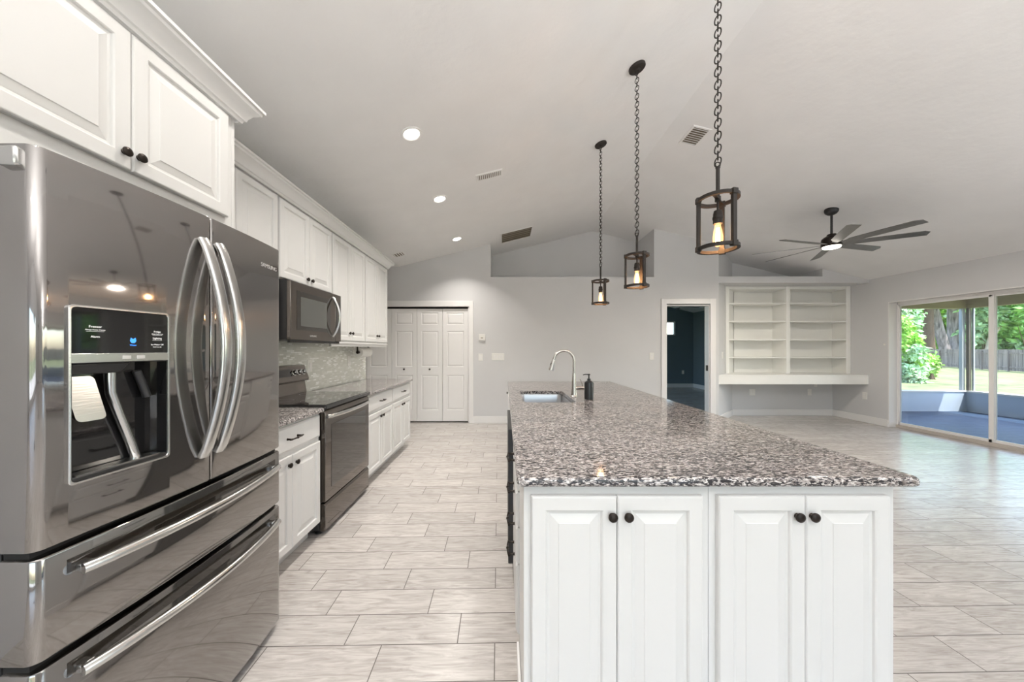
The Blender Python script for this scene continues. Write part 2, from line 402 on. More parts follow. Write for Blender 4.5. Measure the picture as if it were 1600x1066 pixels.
# back wall with closet opening, doorway, high niches
def wallpoly(b, poly, y0, y1): b.prism(poly, 'y', y0, y1)
e = .004
b = MB(); y0, y1 = YB, YB+.11
wallpoly(b, [(-2.75, 2.10), (-.63, 2.10), (-.63, 2.614), (-.246, 2.614), (-.246, cz(-.246)+e), (-1.87, 2.80+e), (-2.75, 2.80+e)], y0, y1)
b.box(-2.75, -2.50, y0, y1, 0, 2.10)
b.box(-.63, 2.90, y0, y1, 0, 2.614)
b.box(2.90, 3.68, y0, y1, 2.115, 2.614)
b.box(3.68, 3.84, y0, y1, 0, 2.614)
wallpoly(b, [(2.683, 2.614), (3.84, 2.614), (3.84, cz(3.84)+e), (2.683, cz(2.683)+e)], y0, y1)
struct(b, 'wall_back', M['wall'])
b = MB(); b.prism([(3.84, YB), (4.53, YA), (4.53, YA+.12), (3.80, YB+.11)], 'z', 0, 2.51)       # angled wall
b.prism([(3.84, YB), (4.53, YA), (4.53, YA+.12), (3.80, YB+.11)], 'z', 2.51, 3.2)
b.box(4.53, XR, YA, YA+.12, 0, cz(4.53)-.0)
b.prism([(3.84, YB), (5.75, YB), (5.75, YA), (4.53, YA)], 'z', 2.51, 2.626); b.box(5.75, XR, YB, YA, 2.51, 2.56)              # soffit over the alcove
wallpoly(b, [(5.70, 2.52), (XR, 2.52), (XR, cz(XR)+e), (5.70, cz(5.70)+e)], YB+.0005, YA-.001)
struct(b, 'wall_alcove', M['wall'])
# niche walls above the closet
b = MB()
b.box(-.246, 2.683, YB+.11, YN, 2.50, 2.614)
b.box(-.36, 2.80, YN, YN+.1, 2.3, cz(RX)+e)
b.box(-.36, -.246, YB+.11, YN, 2.50, cz(-.246)); b.box(2.683, 2.80, YB+.11, YN, 2.50, cz(2.683))
struct(b, 'wall_niche', M['wall'])
b = MB(); b.box(-2.6, -.52, 6.55, 6.6, 0, 2.4); b.box(-2.65, -2.6, YB+.11, 6.6, 0, 2.4); b.box(-.52, -.47, YB+.11, 6.6, 0, 2.4); b.box(-2.6, -.52, YB+.11, 6.55, 2.3, 2.4)
struct(b, 'wall_closet', M['closet'])
# right wall with slider opening
SY0, SY1, SZ = .20, 5.605, 2.12
b = MB(); b.box(XR, XR+.20, SY1, 7.4, 0, cz(XR)+e); b.box(XR, XR+.20, SY0, SY1, SZ, cz(XR)+e); b.box(XR, XR+.20, YF, SY0, 0, cz(XR)+e)
struct(b, 'wall_right', M['wall'])
# unseen wall behind the camera, its wide glazing added to let daylight in
b = MB(); WX0, WX1 = -.9, 3.4
b.box(-2.1, WX0, YF-.15, YF, 0, 2.3); b.box(WX1, XR, YF-.15, YF, 0, 2.3); b.box(WX0, WX1, YF-.15, YF, 0, .12)
b.prism([(-2.1, 2.3), (XR+.2, 2.3), (XR+.2, cz(XR)+e), (RX, RZ+e), (-1.87, 2.80), (-2.1, 2.80)], 'y', YF-.15, YF)
struct(b, 'wall_front', M['wall'])
fr = MB()
for i in range(6):
    x = WX0+(WX1-WX0)*i/5; fr.box(x-.03, x+.03, YF-.10, YF-.04, .12, 2.3)
fr.box(WX0, WX1, YF-.10, YF-.04, .12, .18); fr.box(WX0, WX1, YF-.10, YF-.04, 2.24, 2.3)
w4 = struct(fr, 'added_window', M['trim'])
MB().box(WX0, WX1, YF-.075, YF-.07, .15, 2.27).build('pane', M['glass'], w4)
# bedroom beyond the doorway
b = MB(); b.box(1.5, 5.0, 11.35, 11.5, 0, 3.8); b.box(5.90, XR+.1, 11.35, 11.5, 0, 2.8); b.box(5.0, 5.90, 11.35, 11.5, 0, 1.79); b.box(5.0, 5.90, 11.35, 11.5, 2.27, 3.2)
b.box(XR-.02, XR+.12, 7.4, 11.35, 0, 2.57); b.box(XR-.02, XR, 6.68, 7.4, 0, 2.57)
b.box(1.4, 1.5, YN+.1, 7.4, 0, 3.7); b.box(1.4, 1.5, 11.0, 11.5, 0, 3.7); b.box(1.4, 1.5, 7.4, 11.0, 0, .3); b.box(1.4, 1.5, 7.4, 11.0, 2.5, 3.7)
b.box(1.5, 2.90, YB+.112, YB+.13, 0, 2.49); b.box(1.4, 1.5, YB+.11, YN+.1, 0, 2.5)
struct(b, 'wall_bedroom', M['teal'])
w = MB(); w.box(5.0, 5.90, 11.38, 11.44, 1.79, 1.83); w.box(5.0, 5.90, 11.38, 11.44, 2.23, 2.27); w.box(5.0, 5.04, 11.38, 11.44, 1.83, 2.23); w.box(5.86, 5.90, 11.38, 11.44, 1.83, 2.23); w.box(5.4, 5.43, 11.38, 11.44, 1.83, 2.23)
w = struct(w, 'window_1', M['trim']); MB().box(5.04, 5.86, 11.40, 11.405, 1.83, 2.23).build('pane', M['glass'], w)
b = MB(); b.box(1.5, XR-.02, 11.335, 11.35, 0, .13); b.box(XR-.035, XR-.02, 6.7, 11.335, 0, .13); struct(b, 'baseboard_bedroom', M['trim'], bev=.003)

# baseboards and casings
BH = .12
b = MB(); b.box(-.562, 2.81, YB-.015, YB, 0, BH); b.box(3.784, 3.84, YB-.015, YB, 0, BH)
def obox(b, p, q, th, z0, z1):
    p = Vector(p); q = Vector(q); d = (q-p).normalized(); n = Vector((d.y, -d.x)) * th
    b.prism([tuple(p), tuple(q), tuple(q+n), tuple(p+n)], 'z', z0, z1)
obox(b, (3.84, YB), (4.53, YA), .015, 0, BH)
b.box(4.53, XR, YA-.015, YA, 0, BH); struct(b, 'baseboard_back', M['trim'], bev=.003)
b = MB(); b.box(XR-.015, XR, SY1+.0, YA-.015, 0, BH); b.box(XR-.015, XR, YF, SY0, 0, BH); b.box(XR, XR+.17, SY1-.012, SY1, 0, BH)
struct(b, 'baseboard_right', M['trim'], bev=.003)
b = MB(); b.box(-.63, -.555, YB-.02, YB, 0, 2.185); b.box(-2.58, -2.50, YB-.02, YB, 0, 2.185); b.box(-2.50, -.63, YB-.02, YB, 2.085, 2.185)
b.box(-.65, -.63, YB, YB+.11, 0, 2.085); b.box(-2.52, -2.50, YB, YB+.11, 0, 2.085); b.box(-2.50, -.65, YB, YB+.11, 2.085, 2.10)
struct(b, 'trim_1', M['trim'], bev=.003)
b = MB(); b.box(2.81, 2.90, YB-.02, YB, 0, 2.224); b.box(3.68, 3.784, YB-.02, YB, 0, 2.224); b.box(2.90, 3.68, YB-.02, YB, 2.13, 2.224)
b.box(2.90, 2.915, YB, YB+.13, 0, 2.115); b.box(3.665, 3.68, YB, YB+.13, 0, 2.115); b.box(2.90, 3.68, YB, YB+.13, 2.10, 2.13)
struct(b, 'trim_2', M['trim'], bev=.003)
b = MB(); b.box(3.652, 3.666, YB+.03, YB+.07, .93, 1.03); tag(b.build('strike_plate', M['bronze']), 'small dark strike plate on the bedroom door jamb', 'strike plate')

# closet bifold doors
d1 = bpy.data.objects.new('door_1', None); C.objects.link(d1); d1.location = (-1.57, YB+.04, 0); d1['kind'] = 'structure'
def six_panel(T, w, h, t=.03):
    """a bifold leaf: slab with three raised panels on the front"""
    b = MB(T); st = .075; pans = [(.20, .83), (.98, 1.62), (1.74, 1.955)]
    ys = [0]+[v for p in pans for v in p]+[h]
    for i in range(0, len(ys), 2): b.box(0, w, ys[i], ys[i+1], 0, t)
    for a, c in pans:
        b.box(0, st, a, c, 0, t); b.box(w-st, w, a, c, 0, t)
        R = [(0, t), (.006, t-.009), (.014, t-.009), (.034, t-.002), (.036, t-.002)]
        b.loops([[(st+i, a+i, z), (w-st-i, a+i, z), (w-st-i, c-i, z), (st+i, c-i, z)] for i, z in R], cap0=False)
    return b
pw = 1.838/4
for i in range(4):
    x = -2.49+i*(pw+.0)+.003
    p = six_panel(FB(x, YB+.065, .025), pw-.006, 2.025).build('door_panel', M['trim'], d1)
    if i in (1, 2):
        kx = x+(pw-.006)*(.5)
        MB(FB(kx, YB+.035, .96)).lathe((0, 0, 0), [(.008, 0), (.008, .012), (.016, .018), (.017, .026), (.008, .030)], 16).build('door_knob', M['bronze'], p, smooth=True)

# slider: fixed frame, panels and glass
d2 = bpy.data.objects.new('door_2', None); C.objects.link(d2); d2.location = (6.70, 3, 0); d2['kind'] = 'structure'
b = MB(); b.box(6.67, 6.73, SY0, SY1, SZ-.05, SZ); b.box(6.67, 6.73, SY1-.02, SY1, 0, SZ); b.box(6.67, 6.73, SY0, SY0+.02, 0, SZ)
b.build('frame', M['trim'], d2, bev=.002)
MB().box(6.64, 6.74, SY0, SY1, 0, .045).build('track', M['jambgrey'], d2, bev=.002)
n = 5; pwid = (SY1-SY0-.04)/n
for i in range(n):
    ya = SY1-.02-(i+1)*pwid; yb = ya+pwid; xo = 6.690 if i % 2 == 0 else 6.712
    b = MB(); b.box(xo-.012, xo+.012, ya-.015, ya+.035, .045, SZ-.05); b.box(xo-.012, xo+.012, yb-.0, yb-.018, .045, SZ-.05)
    b.box(xo-.012, xo+.012, ya, yb, .045, .085); b.box(xo-.012, xo+.012, ya, yb, SZ-.075, SZ-.05)
    pn = b.build('sliding_panel', M['trim'], d2, bev=.002)
    MB().box(xo-.003, xo+.003, ya+.03, yb-.01, .08, SZ-.07).build('pane', M['glass'], pn)
# sides and head of the slider opening, painted white
b = MB(); b.box(XR-.002, 6.67, SY1-.01, SY1+.001, 0, SZ); b.box(XR-.002, 6.67, SY0, SY1-.01, SZ-.012, SZ+.001); b.box(XR-.002, 6.67, SY0-.001, SY0+.01, 0, SZ)
struct(b, 'trim_3', M['trim'])

# backsplash
b = MB().box(XL, XL+.008, 1.62, 4.556, .915, 1.45); struct(b, 'wall_backsplash', M['mosaic'])

# ------------------------------------------------------------------ left run, base cabinets
GT, GB = .915, .883
XB = XL+.61                                         # face of base cabinets
def base_cab(label, ya, yb, group, endpanel=False):
    w = yb-ya; T = FX(XB, ya, 0); h = GB
    dz0, dz1 = .115, .685
    m = w/2
    return cabinet(label, T, w, h, .61-.002, [(.012, m-.002, dz0, dz1, m-.035, dz1-.055), (m+.002, w-.012, dz0, dz1, m+.035, dz1-.055)],
                   [(.012, w-.012, .715, .865, 'pull')], cat='base cabinet', group=group, name='base_cabinet', toe=.10)
base_cab('white base cabinet between the refrigerator and the range, one drawer over two doors', 1.69, 2.325, None)
base_cab('white base cabinet just past the range, one drawer over two doors', 3.105, 3.82, None)
base_cab('white base cabinet at the far end of the left run, nearest the closet doors', 3.822, 4.54, None)
def slab(x0, x1, y0, y1, name, label, round_=.012):
    b = MB(); n = 4; r = round_; L = []
    prof = [(r-r*math.cos(a), GB+r-r*math.sin(a)) for a in [PI/2*(1-i/n) for i in range(n+1)]]
    prof += [(r-r*math.cos(a), GT-r+r*math.sin(a)) for a in [PI/2*i/n for i in range(n+1)]]
    prof = [(r+.004, GB)]+prof+[(r+.004, GT)]
    for i, z in prof: L.append([(p[0], p[1], z) for p in rrect(x0+i, x1-i, y0+i, y1-i, max(.022-i, .004), 4)])
    b.loops(L); o = b.build(name, M['granite'], smooth=True, loc=((x0+x1)/2, (y0+y1)/2, GT)); return tag(o, label, 'countertop')
slab(XL+.01, XB+.045, 1.66, 2.332, 'countertop', 'short speckled granite countertop between refrigerator and range')
slab(XL+.01, XB+.045, 3.098, 4.575, 'countertop', 'long speckled granite countertop past the range, under the tall wall cabinets')

# ------------------------------------------------------------------ left run, wall cabinets
XU = XL+.29
ZT = 2.44
def wall_cab(label, ya, yb, z0, ky, st=.05, x=XU, d=.29, seam=None, group=None):
    w = yb-ya; m = seam or w/2
    return cabinet(label, FX(x, ya, z0), w, ZT-z0, d-.002, [(.010, m-.0015, .012, ZT-z0-.02, m-.032, ky), (m+.0015, w-.010, .012, ZT-z0-.02, m+.032, ky)], cat='wall cabinet', name='wall_cabinet', st=st, group=group)
wall_cab('white two-door wall cabinet half hidden behind the refrigerator cabinet, left of the microwave cabinet', 1.602, 2.355, 1.40, .07)
wall_cab('short white two-door wall cabinet directly above the microwave', 2.358, 3.088, 1.835, .06)
wall_cab('tall white two-door wall cabinet just right of the microwave', 3.091, 3.818, 1.40, .09)
wall_cab('tall white two-door wall cabinet at the far end of the run, above the paper towels', 3.821, 4.548, 1.40, .09)
# over-fridge cabinet, deep
XD = XL+.61
w = 1.583-.70
oc = cabinet('deep white two-door cabinet above the refrigerator', FX(XD, .70, 1.86), w, ZT-1.86, .606,
    [(.040, .4415, .085, ZT-1.86-.015, .417, .138), (.4445, .845, .085, ZT-1.86-.015, .463, .142)], cat='wall cabinet', name='wall_cabinet', st=.055)
b = MB(); b.box(XL+.002, XD, 1.584, 1.60, 0, ZT); b.build('end_panel', M['white'], oc, bev=.001)
def crown(b, x, y0, y1, ret0=False, ret1=True, xb=XL+.002):
    P = [(0, 0), (.010, 0), (.014, .012), (.022, .016), (.026, .030), (.040, .052), (.058, .066), (.066, .070), (.068, .082), (.078, .086), (.078, .10), (0, .10)]
    for (o, z), (o2, z2) in zip(P, P[1:]+P[:1]): pass
    L = []
    ring = []
    for o, z in P:
        row = [(x+o, y0, ZT-.012+z), (x+o, y1+(o if ret1 else 0), ZT-.012+z)]
        if ret1: row.append((xb, y1+o, ZT-.012+z))
        ring.append(row)
    n = len(ring[0]); L = [[ring[i][j] for i in range(len(P))] for j in range(n)]
    b.loops(L)
b = MB(); crown(b, XD+.02, .60, 1.60); b.build('crown_molding', M['white'], oc, smooth=True)
b = MB(); crown(b, XU+.02, 1.602, 4.548)
tag(b.build('crown_molding', M['white'], smooth=True, loc=(XU, 3.1, ZT)), 'long white crown molding along the top of the wall cabinets past the refrigerator', 'crown molding')
b = MB(); b.box(XU-.02, XU+.004, 3.10, 4.548, 1.352, 1.40); b.box(XL+.01, XU-.02, 4.53, 4.548, 1.352, 1.40); b.box(XU-.03, XU+.016, 3.10, 4.555, 1.380, 1.398)
tag(b.build('light_rail', M['white'], bev=.003, loc=(XU, 3.8, 1.352)), 'white light rail trim along the bottom of the two tall wall cabinets', 'trim')

# paper towel holder
pt = thing('paper_towel_holder', 'roll of white paper towels mounted under the far wall cabinet', 'paper towel roll', (-1.76, 4.1, 1.285))
MB().lathe((-1.76, 0, 1.285), [(.021, 3.97), (.060, 3.97), (.060, 4.25), (.021, 4.25)], 32, 'y', False, False).build('paper_roll', M['paper'], pt, smooth=True)
b = MB(); b.cyl((-1.76, 3.955, 1.285), (-1.76, 4.265, 1.285), .008); b.lathe((-1.76, 3.945, 1.285), [(.014, 0), (.018, .004), (.014, .012)], 14, 'y')
b.box(-1.768, -1.752, 4.258, 4.266, 1.285, 1.40); b.box(-1.768, -1.752, 3.945, 3.953, 1.285, 1.40); b.build('holder_arm', M['bronze'], pt, smooth=True)

# ------------------------------------------------------------------ microwave
mx = -1.53
mw = thing('microwave', 'over-the-range microwave in dark stainless with bowed silver handle', 'microwave', (-1.72, 2.72, 1.39))
b = MB(); b.box(XL+.002, mx-.03, 2.36, 3.086, 1.395, 1.832); b.build('body', M['black'], mw, bev=.003)
b = MB(); b.box(mx-.03, mx-.012, 2.37, 3.08, 1.375, 1.395); b.build('bottom_vent', M['black'], mw)
b = MB(); b.box(mx-.029, mx, 2.36, 2.985, 1.395, 1.822); dr = b.build('door', M['steel'], mw, bev=.004)
MB().box(mx, mx+.0015, 2.43, 2.90, 1.47, 1.76).build('window_surround', M['ovenglass'], dr, bev=.0007)
MB().box(mx+.0015, mx+.0025, 2.475, 2.84, 1.50, 1.72).build('window_glass', M['mwglass'], dr)
b = MB(); b.box(mx-.029, mx, 2.988, 3.088, 1.395, 1.822); cp = b.build('control_panel', M['steel'], mw, bev=.004)
MB().box(mx, mx+.0012, 3.0, 3.078, 1.47, 1.76).build('display', M['blackgloss'], cp)
H = [(mx+.002, 2.93, 1.785)]+[(mx+.002+.062*math.sin(PI*(i/20))**.8, 2.93, 1.785-.345*i/20) for i in range(1, 20)]+[(mx+.002, 2.93, 1.44)]
MB().sweep(H, sec=[(.010*math.cos(a)*1.3, .010*math.sin(a)) for a in [2*PI*k/12 for k in range(12)]], up=(0, 1, 0)).build('handle', M['steel2'], dr, smooth=True)
text('SAMSUNG', FX(mx+.0006, 2.64, 1.43), .020, M['greytext'], dr, 'badge')

# ------------------------------------------------------------------ range
RY0, RY1, RXF = 2.34, 3.095, -1.272
rg = thing('range', 'freestanding electric range in dark stainless with black glass cooktop', 'range', (-1.58, 2.72, 0))
b = MB(); b.box(XL+.012, RXF-.045, RY0, RY1, .03, .90); b.build('body', M['dkside'], rg, bev=.002)
for yy in (RY0+.04, RY1-.04):
    for xx in (-1.34, -1.85): MB().lathe((xx, yy, 0), [(.022, .0), (.022, .012), (.012, .016), (.012, .04)], 14).build('leg', M['black'], rg, smooth=True)
b = MB(); b.box(XL+.06, RXF+.012, RY0-.002, RY1+.002, .900, .928); b.build('cooktop_rim', M['blackgloss'], rg, bev=.004)
b = MB(); b.box(XL+.075, RXF+.002, RY0+.008, RY1-.008, .928, .931); ct = b.build('cooktop_glass', M['blackgloss'], rg, bev=.001)
for cx_, cy_, r_ in ((-1.45, 2.53, .10), (-1.45, 2.92, .08), (-1.70, 2.53, .075), (-1.70, 2.92, .10)):
    MB().lathe((cx_, cy_, .931), [(r_, 0), (r_, .0003), (r_-.003, .0003), (r_-.003, 0)], 40, 'z', False, False).build('burner_ring', M['dkside'], ct)
b = MB(); b.prism([(RXF-.04, .235), (RXF-.004, .235), (RXF, .245), (RXF, .865), (RXF-.01, .885), (RXF-.04, .885)], 'y', RY0+.004, RY1-.004)
dr = b.build('oven_door', M['steel'], rg, bev=.002)
MB().box(RXF, RXF+.002, RY0+.085, RY1-.075, .315, .775).build('oven_window', M['ovenglass'], dr, bev=.001)
H = [(RXF+.004+.045*min(1, math.sin(PI*i/24)*1.0)**.55, RY0+.03+(RY1-RY0-.06)*i/24, .842) for i in range(25)]
MB().sweep(H, sec=[(.012*math.cos(a), .014*math.sin(a)) for a in [2*PI*k/14 for k in range(14)]], up=(0, 0, 1)).build('handle', M['steel2'], dr, smooth=True)
b = MB(); b.prism([(RXF-.04, .03), (RXF-.006, .03), (RXF, .04), (RXF, .205), (RXF-.012, .222), (RXF-.04, .222)], 'y', RY0+.004, RY1-.004)
b.build('warming_drawer', M['steel'], rg, bev=.002)
b = MB(); b.prism([(XL+.012, .90), (XL+.07, .90), (XL+.05, 1.03), (XL+.085, 1.04), (XL+.088, 1.06), (XL+.045, 1.178), (XL+.012, 1.185)], 'y', RY0+.002, RY1-.002)
bgd = b.build('backguard', M['steel'], rg, bev=.002)
sl = math.atan2(.043, .118)
def kn(y):
    T = Matrix.Translation((XL+.068, y, 1.117)) @ Matrix.Rotation(-(sl), 4, 'Y') @ FX(0, 0, 0)
    b = MB(T); b.lathe((0, 0, 0), [(.026, 0), (.026, .004), (.020, .006), (.019, .024), (.015, .028)], 20); b.box(-.004, .004, -.02, .02, .024, .034)
    b.build('control_knob', M['steel2'], bgd, smooth=True)
for y in (2.40, 2.465, 2.90, 2.965, 3.03): kn(y)
T = Matrix.Translation((XL+.068, 2.79, 1.117)) @ Matrix.Rotation(-sl, 4, 'Y') @ FX(0, 0, 0)
MB(T).box(-.27, .075, -.03, .034, -.001, .0015).build('display', M['blackgloss'], bgd)
# ------------------------------------------------------------------ refrigerator
FY0, FY1, FXE, FC, FS = .752, 1.588, -1.078, 1.17, 1.183
def fx(y, bulge=.024): u = (y-FC)/((FY1-FY0)/2); return FXE+bulge*(1-u*u)
fg = thing('refrigerator', 'four-door french-door refrigerator in dark stainless with water dispenser', 'refrigerator', (-1.5, FC, 0))
MB().box(XL+.015, FXE-.085, FY0+.008, FY1-.008, .05, 1.765).build('body', M['dkside'], fg, bev=.003)
MB().box(XL+.05, FXE-.10, FY0+.02, FY1-.02, 0, .05).build('base_grille', M['black'], fg)
def slabdoor(y0, y1, z0, z1, r0=.022, r1=.022, th=.075, ezr=.006):
    P = []
    xb = FXE-th
    def arc(yc, xc, r, a0, a1):
        return [(xc+r*math.cos(math.radians(a0+(a1-a0)*i/6)), yc+r*math.sin(math.radians(a0+(a1-a0)*i/6))) for i in range(7)]
    P += [(xb, y0)]
    P += arc(y0+r0, fx(y0+r0)-r0, r0, -90, 0)
    for i in range(1, 24):
        y = y0+r0+(y1-y0-r0-r1)*i/24; P.append((fx(y), y))
    P += arc(y1-r1, fx(y1-r1)-r1, r1, 0, 90)
    P += [(xb, y1)]
    cx_ = sum(p[0] for p in P)/len(P); cy_ = (y0+y1)/2
    def shr(k): return [(p[0]-(k if p[0] > xb+.001 else 0), cy_+(p[1]-cy_)*(1-k/((y1-y0)/2))) for p in P]
    b = MB(); L = []
    for k, dz in ((ezr, 0), (ezr*.3, ezr*.3), (0, ezr)): L.append([(p[0], p[1], z0+dz) for p in shr(k)])
    for k, dz in ((0, ezr), (ezr*.3, ezr*.3), (ezr, 0)): L.append([(p[0], p[1], z1-dz) for p in shr(k)])
    b.loops(L); return b
Z0, Z1 = .858, 1.802
dl = slabdoor(FY0, FS-.002, Z0, Z1, .024, .006).build('freezer_door', M['fridgesteel'], fg, smooth=True)
dy0, dy1, dzb, dzt = .806, 1.036, .992, 1.440
boolean(dl, MB().box(-1.13, -1.0, dy0+.006, dy1-.006, dzb+.006, dzt-.006))
drr = slabdoor(FS+.002, FY1, Z0, Z1, .006, .024).build('refrigerator_door', M['fridgesteel'], fg, smooth=True)
dm = slabdoor(FY0, FY1, .598, .842).build('upper_freezer_drawer', M['fridgesteel'], fg, smooth=True)
db = slabdoor(FY0, FY1, .035, .580).build('lower_freezer_drawer', M['fridgesteel'], fg, smooth=True)
b = MB(); b.box(FXE-.08, FXE-.02, FY0+.01, FY1-.01, .575, .600); b.box(FXE-.08, FXE-.02, FY0+.01, FY1-.01, .838, .862); b.box(FXE-.08, FXE-.02, FS-.004, FS+.004, .862, 1.78)
b.build('gasket', M['darkgap'], fg)
for ya, yb in ((FY0+.02, FY0+.10), (FY1-.10, FY1-.02)):
    MB().box(FXE-.16, FXE-.03, ya, yb, 1.766, 1.800 if False else 1.79).build('hinge_cover', M['dkside'], fg, bev=.006)
# side hinge bracket at the near corner
b = MB(); b.box(-1.145, -1.10, FY0-.012, FY0+.02, 1.745, 1.79); b.build('hinge', M['steel2'], fg, bev=.006)
def vhandle(y, sgn, par):
    zt, zb = 1.712, .955; n = 26; pts = []
    for i in range(n+1):
        u = i/n; s = math.sin(PI*u)
        pts.append((fx(y)+.008+.076*s**.92 if 0 < i < n else fx(y)+.004, y, zt+(zb-zt)*u))
    sec = [(.0195*math.copysign(abs(math.cos(a))**.6, math.cos(a)), .0105*math.copysign(abs(math.sin(a))**.8, math.sin(a))) for a in [2*PI*k/16 for k in range(16)]]
    MB().sweep(pts, sec=sec, up=(1, 0, 0)).build('handle', M['steel2'], par, smooth=True)
vhandle(FS-.033, -1, dl); vhandle(FS+.031, 1, drr)
def hhandle(z, par):
    n = 26; ya, yb = .820, 1.530; pts = []
    for i in range(n+1):
        u = i/n; s = math.sin(PI*u); y = ya+(yb-ya)*u
        pts.append((fx(y)+.022+.032*s**.8, y, z))
    sec = [(.013*math.cos(a), .014*math.sin(a)) for a in [2*PI*k/16 for k in range(16)]]
    MB().sweep(pts, sec=sec, up=(0, 0, 1)).build('handle', M['steel2'], par, smooth=True)
    for y0_ in (ya+.002, yb-.03):
        MB().box(fx(y0_+.015)-.002, fx(y0_+.015)+.016, y0_, y0_+.028, z-.010, z+.010).build('handle_mount', M['steel2'], par, bev=.003)
    # dark plate on the skin standing in for the shaded pocket behind the bar
    p = MB(); L0 = []; L1 = []
    for i in range(15):
        y = ya-.012+(yb-ya+.024)*i/14; L0.append(y)
    for a, c in zip(L0, L0[1:]):
        p.add([(fx(a)+.0007, a, z-.004), (fx(c)+.0007, c, z-.004), (fx(c)+.0007, c, z+.030), (fx(a)+.0007, a, z+.030), (fx(a)-.001, a, z-.004), (fx(c)-.001, c, z-.004), (fx(c)-.001, c, z+.030), (fx(a)-.001, a, z+.030)],
              [(0, 1, 2, 3), (7, 6, 5, 4), (0, 4, 5, 1), (3, 2, 6, 7)])
    p.build('pocket_shade_plate', M['ovenglass'], par)
hhandle(.782, dm); hhandle(.528, db)
# dispenser
xf = fx((dy0+dy1)/2)
sl2 = (fx(dy1)-fx(dy0))/(dy1-dy0)
def dT(zoff=0):                                    # frame lying along the curved door skin
    d = Vector((sl2, 1, 0)).normalized(); nrm = Vector((1, -sl2, 0)).normalized()
    T = Matrix(((d.x, 0, nrm.x, fx(dy0)), (d.y, 0, nrm.y, dy0), (0, 1, 0, dzb), (0, 0, 0, 1))); return T
TD = dT(); DW = (dy1-dy0)*math.hypot(1, sl2); DH = dzt-dzb
disp = MB(TD); L = []
for i, z in ((0, .0), (0, .006), (.002, .007), (.005, .007), (.006, .005), (.006, -.004)):
    L.append([(p[0], p[1], z) for p in rrect(i, DW-i, i, DH-i, .010, 4)])
disp.loops(L, False, False); dp = disp.build('dispenser_frame', M['steel2'], dl, smooth=True)
zc = 1.318-dzb; zs = 1.294-dzb
MB(TD).box(.006, DW-.006, zc, DH-.006, -.005, .0045).build('control_glass', M['blackgloss'], dl, bev=.001)
MB(TD).box(.004, DW-.004, zs, zc, -.005, .0065).build('dispenser_strip', M['steel2'], dl, bev=.0015)
for xx in (.108, .142): MB(TD).box(xx, xx+.020, zs+.007, zc-.007, .0065, .0078).build('strip_button', M['greytext'], dl, bev=.0008)
cv = MB(TD); x0, x1, y0_, y1_ = .006, DW-.006, .006, zs
cv.box(x0, x1, y0_, y1_, -.052, -.050); cv.box(x0, x0+.002, y0_, y1_, -.05, .004); cv.box(x1-.002, x1, y0_, y1_, -.05, .004); cv.box(x0, x1, y1_-.002, y1_, -.05, .004)
cv.build('dispenser_cavity', M['blackgloss'], dl)
MB(TD).prism([(.008, -.05), (DW-.008, -.05), (DW-.008, .004), (.008, .004)], 'y', .006, .016).build('drip_tray', M['black'], dl, bev=.002)
MB(TD).box(.02, DW-.02, .0162, .018, -.045, -.004).build('tray_grate', M['steel2'], dl)
MB(TD).loops([[(.010, zs-.002, -.045), (.135, zs-.002, -.045), (.135, zs-.002, .0), (.010, zs-.002, .0)], [(.014, zs-.030, -.04), (.115, zs-.030, -.04), (.115, zs-.030, -.008), (.014, zs-.030, -.008)]]).build('ice_chute', M['dkside'], dl, bev=.004)
P = MB(TD); L = []
for z in (0, .007):
    L.append([(.040+p[0]+(.06-p[1])*.14, zs-.035-.115+p[1], -.022+z+(.115-p[1])*.15) for p in rrect(-.030, .030, 0, .115, .012, 4)])
P.loops(L).build('dispenser_paddle', M['steel2'], dl, smooth=True)
MB(TD).sweep([(.108, zs-.005, -.030), (.108, zs-.05, -.030), (.110, zs-.085, -.032), (.130, zs-.15, -.034), (.158, zs-.235, -.036), (.172, .016, -.036)], .0115, 14, up=(0, 0, 1)).build('water_tube', M['steel2'], dl, smooth=True)
MB(TD).sweep([(.175, zs-.03, -.036), (.200, zs-.11, -.034)], .010, 12).build('ice_lever', M['dkside'], dl, smooth=True)
def dtext(s, x, z, size, m='text'):
    text(s, TD @ Matrix.Translation((x, z-dzb, .0048)), size, M[m], dl, 'panel_text')
dtext('Freezer', .052, 1.387, .0085); dtext('Always Power Freeze', .052, 1.379, .0046)
dtext('Alarm', .052, 1.361, .0075)
dtext('Fridge', .196, 1.381, .0075); dtext('Always Power Cool', .196, 1.374, .0038)
dtext('Lighting', .196, 1.361, .0078); dtext('Ice Maker Off', .196, 1.342, .0060); dtext('Hold 3 sec for', .196, 1.335, .0040)
for x, z, wd in ((.052, 1.3745, .036), (.196, 1.370, .026), (.196, 1.355, .026)): MB(TD).box(x-wd/2, x+wd/2, z-dzb, z-dzb+.0007, .0045, .0048).build('panel_line', M['text'], dl)
bl = MB(TD); bl.prism([(.127, 1.352-dzb), (.131, 1.346-dzb), (.138, 1.346-dzb), (.142, 1.352-dzb), (.140, 1.361-dzb), (.1345, 1.357-dzb), (.129, 1.361-dzb)], 'z', .0045, .005); bl.build('indicator_light', M['blue'], dl)
dtext('Water', .1345, 1.340, .0060, 'blue')
text('SAMSUNG', FX(fx(1.50)+.0012, 1.497, 1.700) @ Matrix.Rotation(.09, 4, 'Y'), .025, M['greytext'], drr, 'badge', depth=.0006)

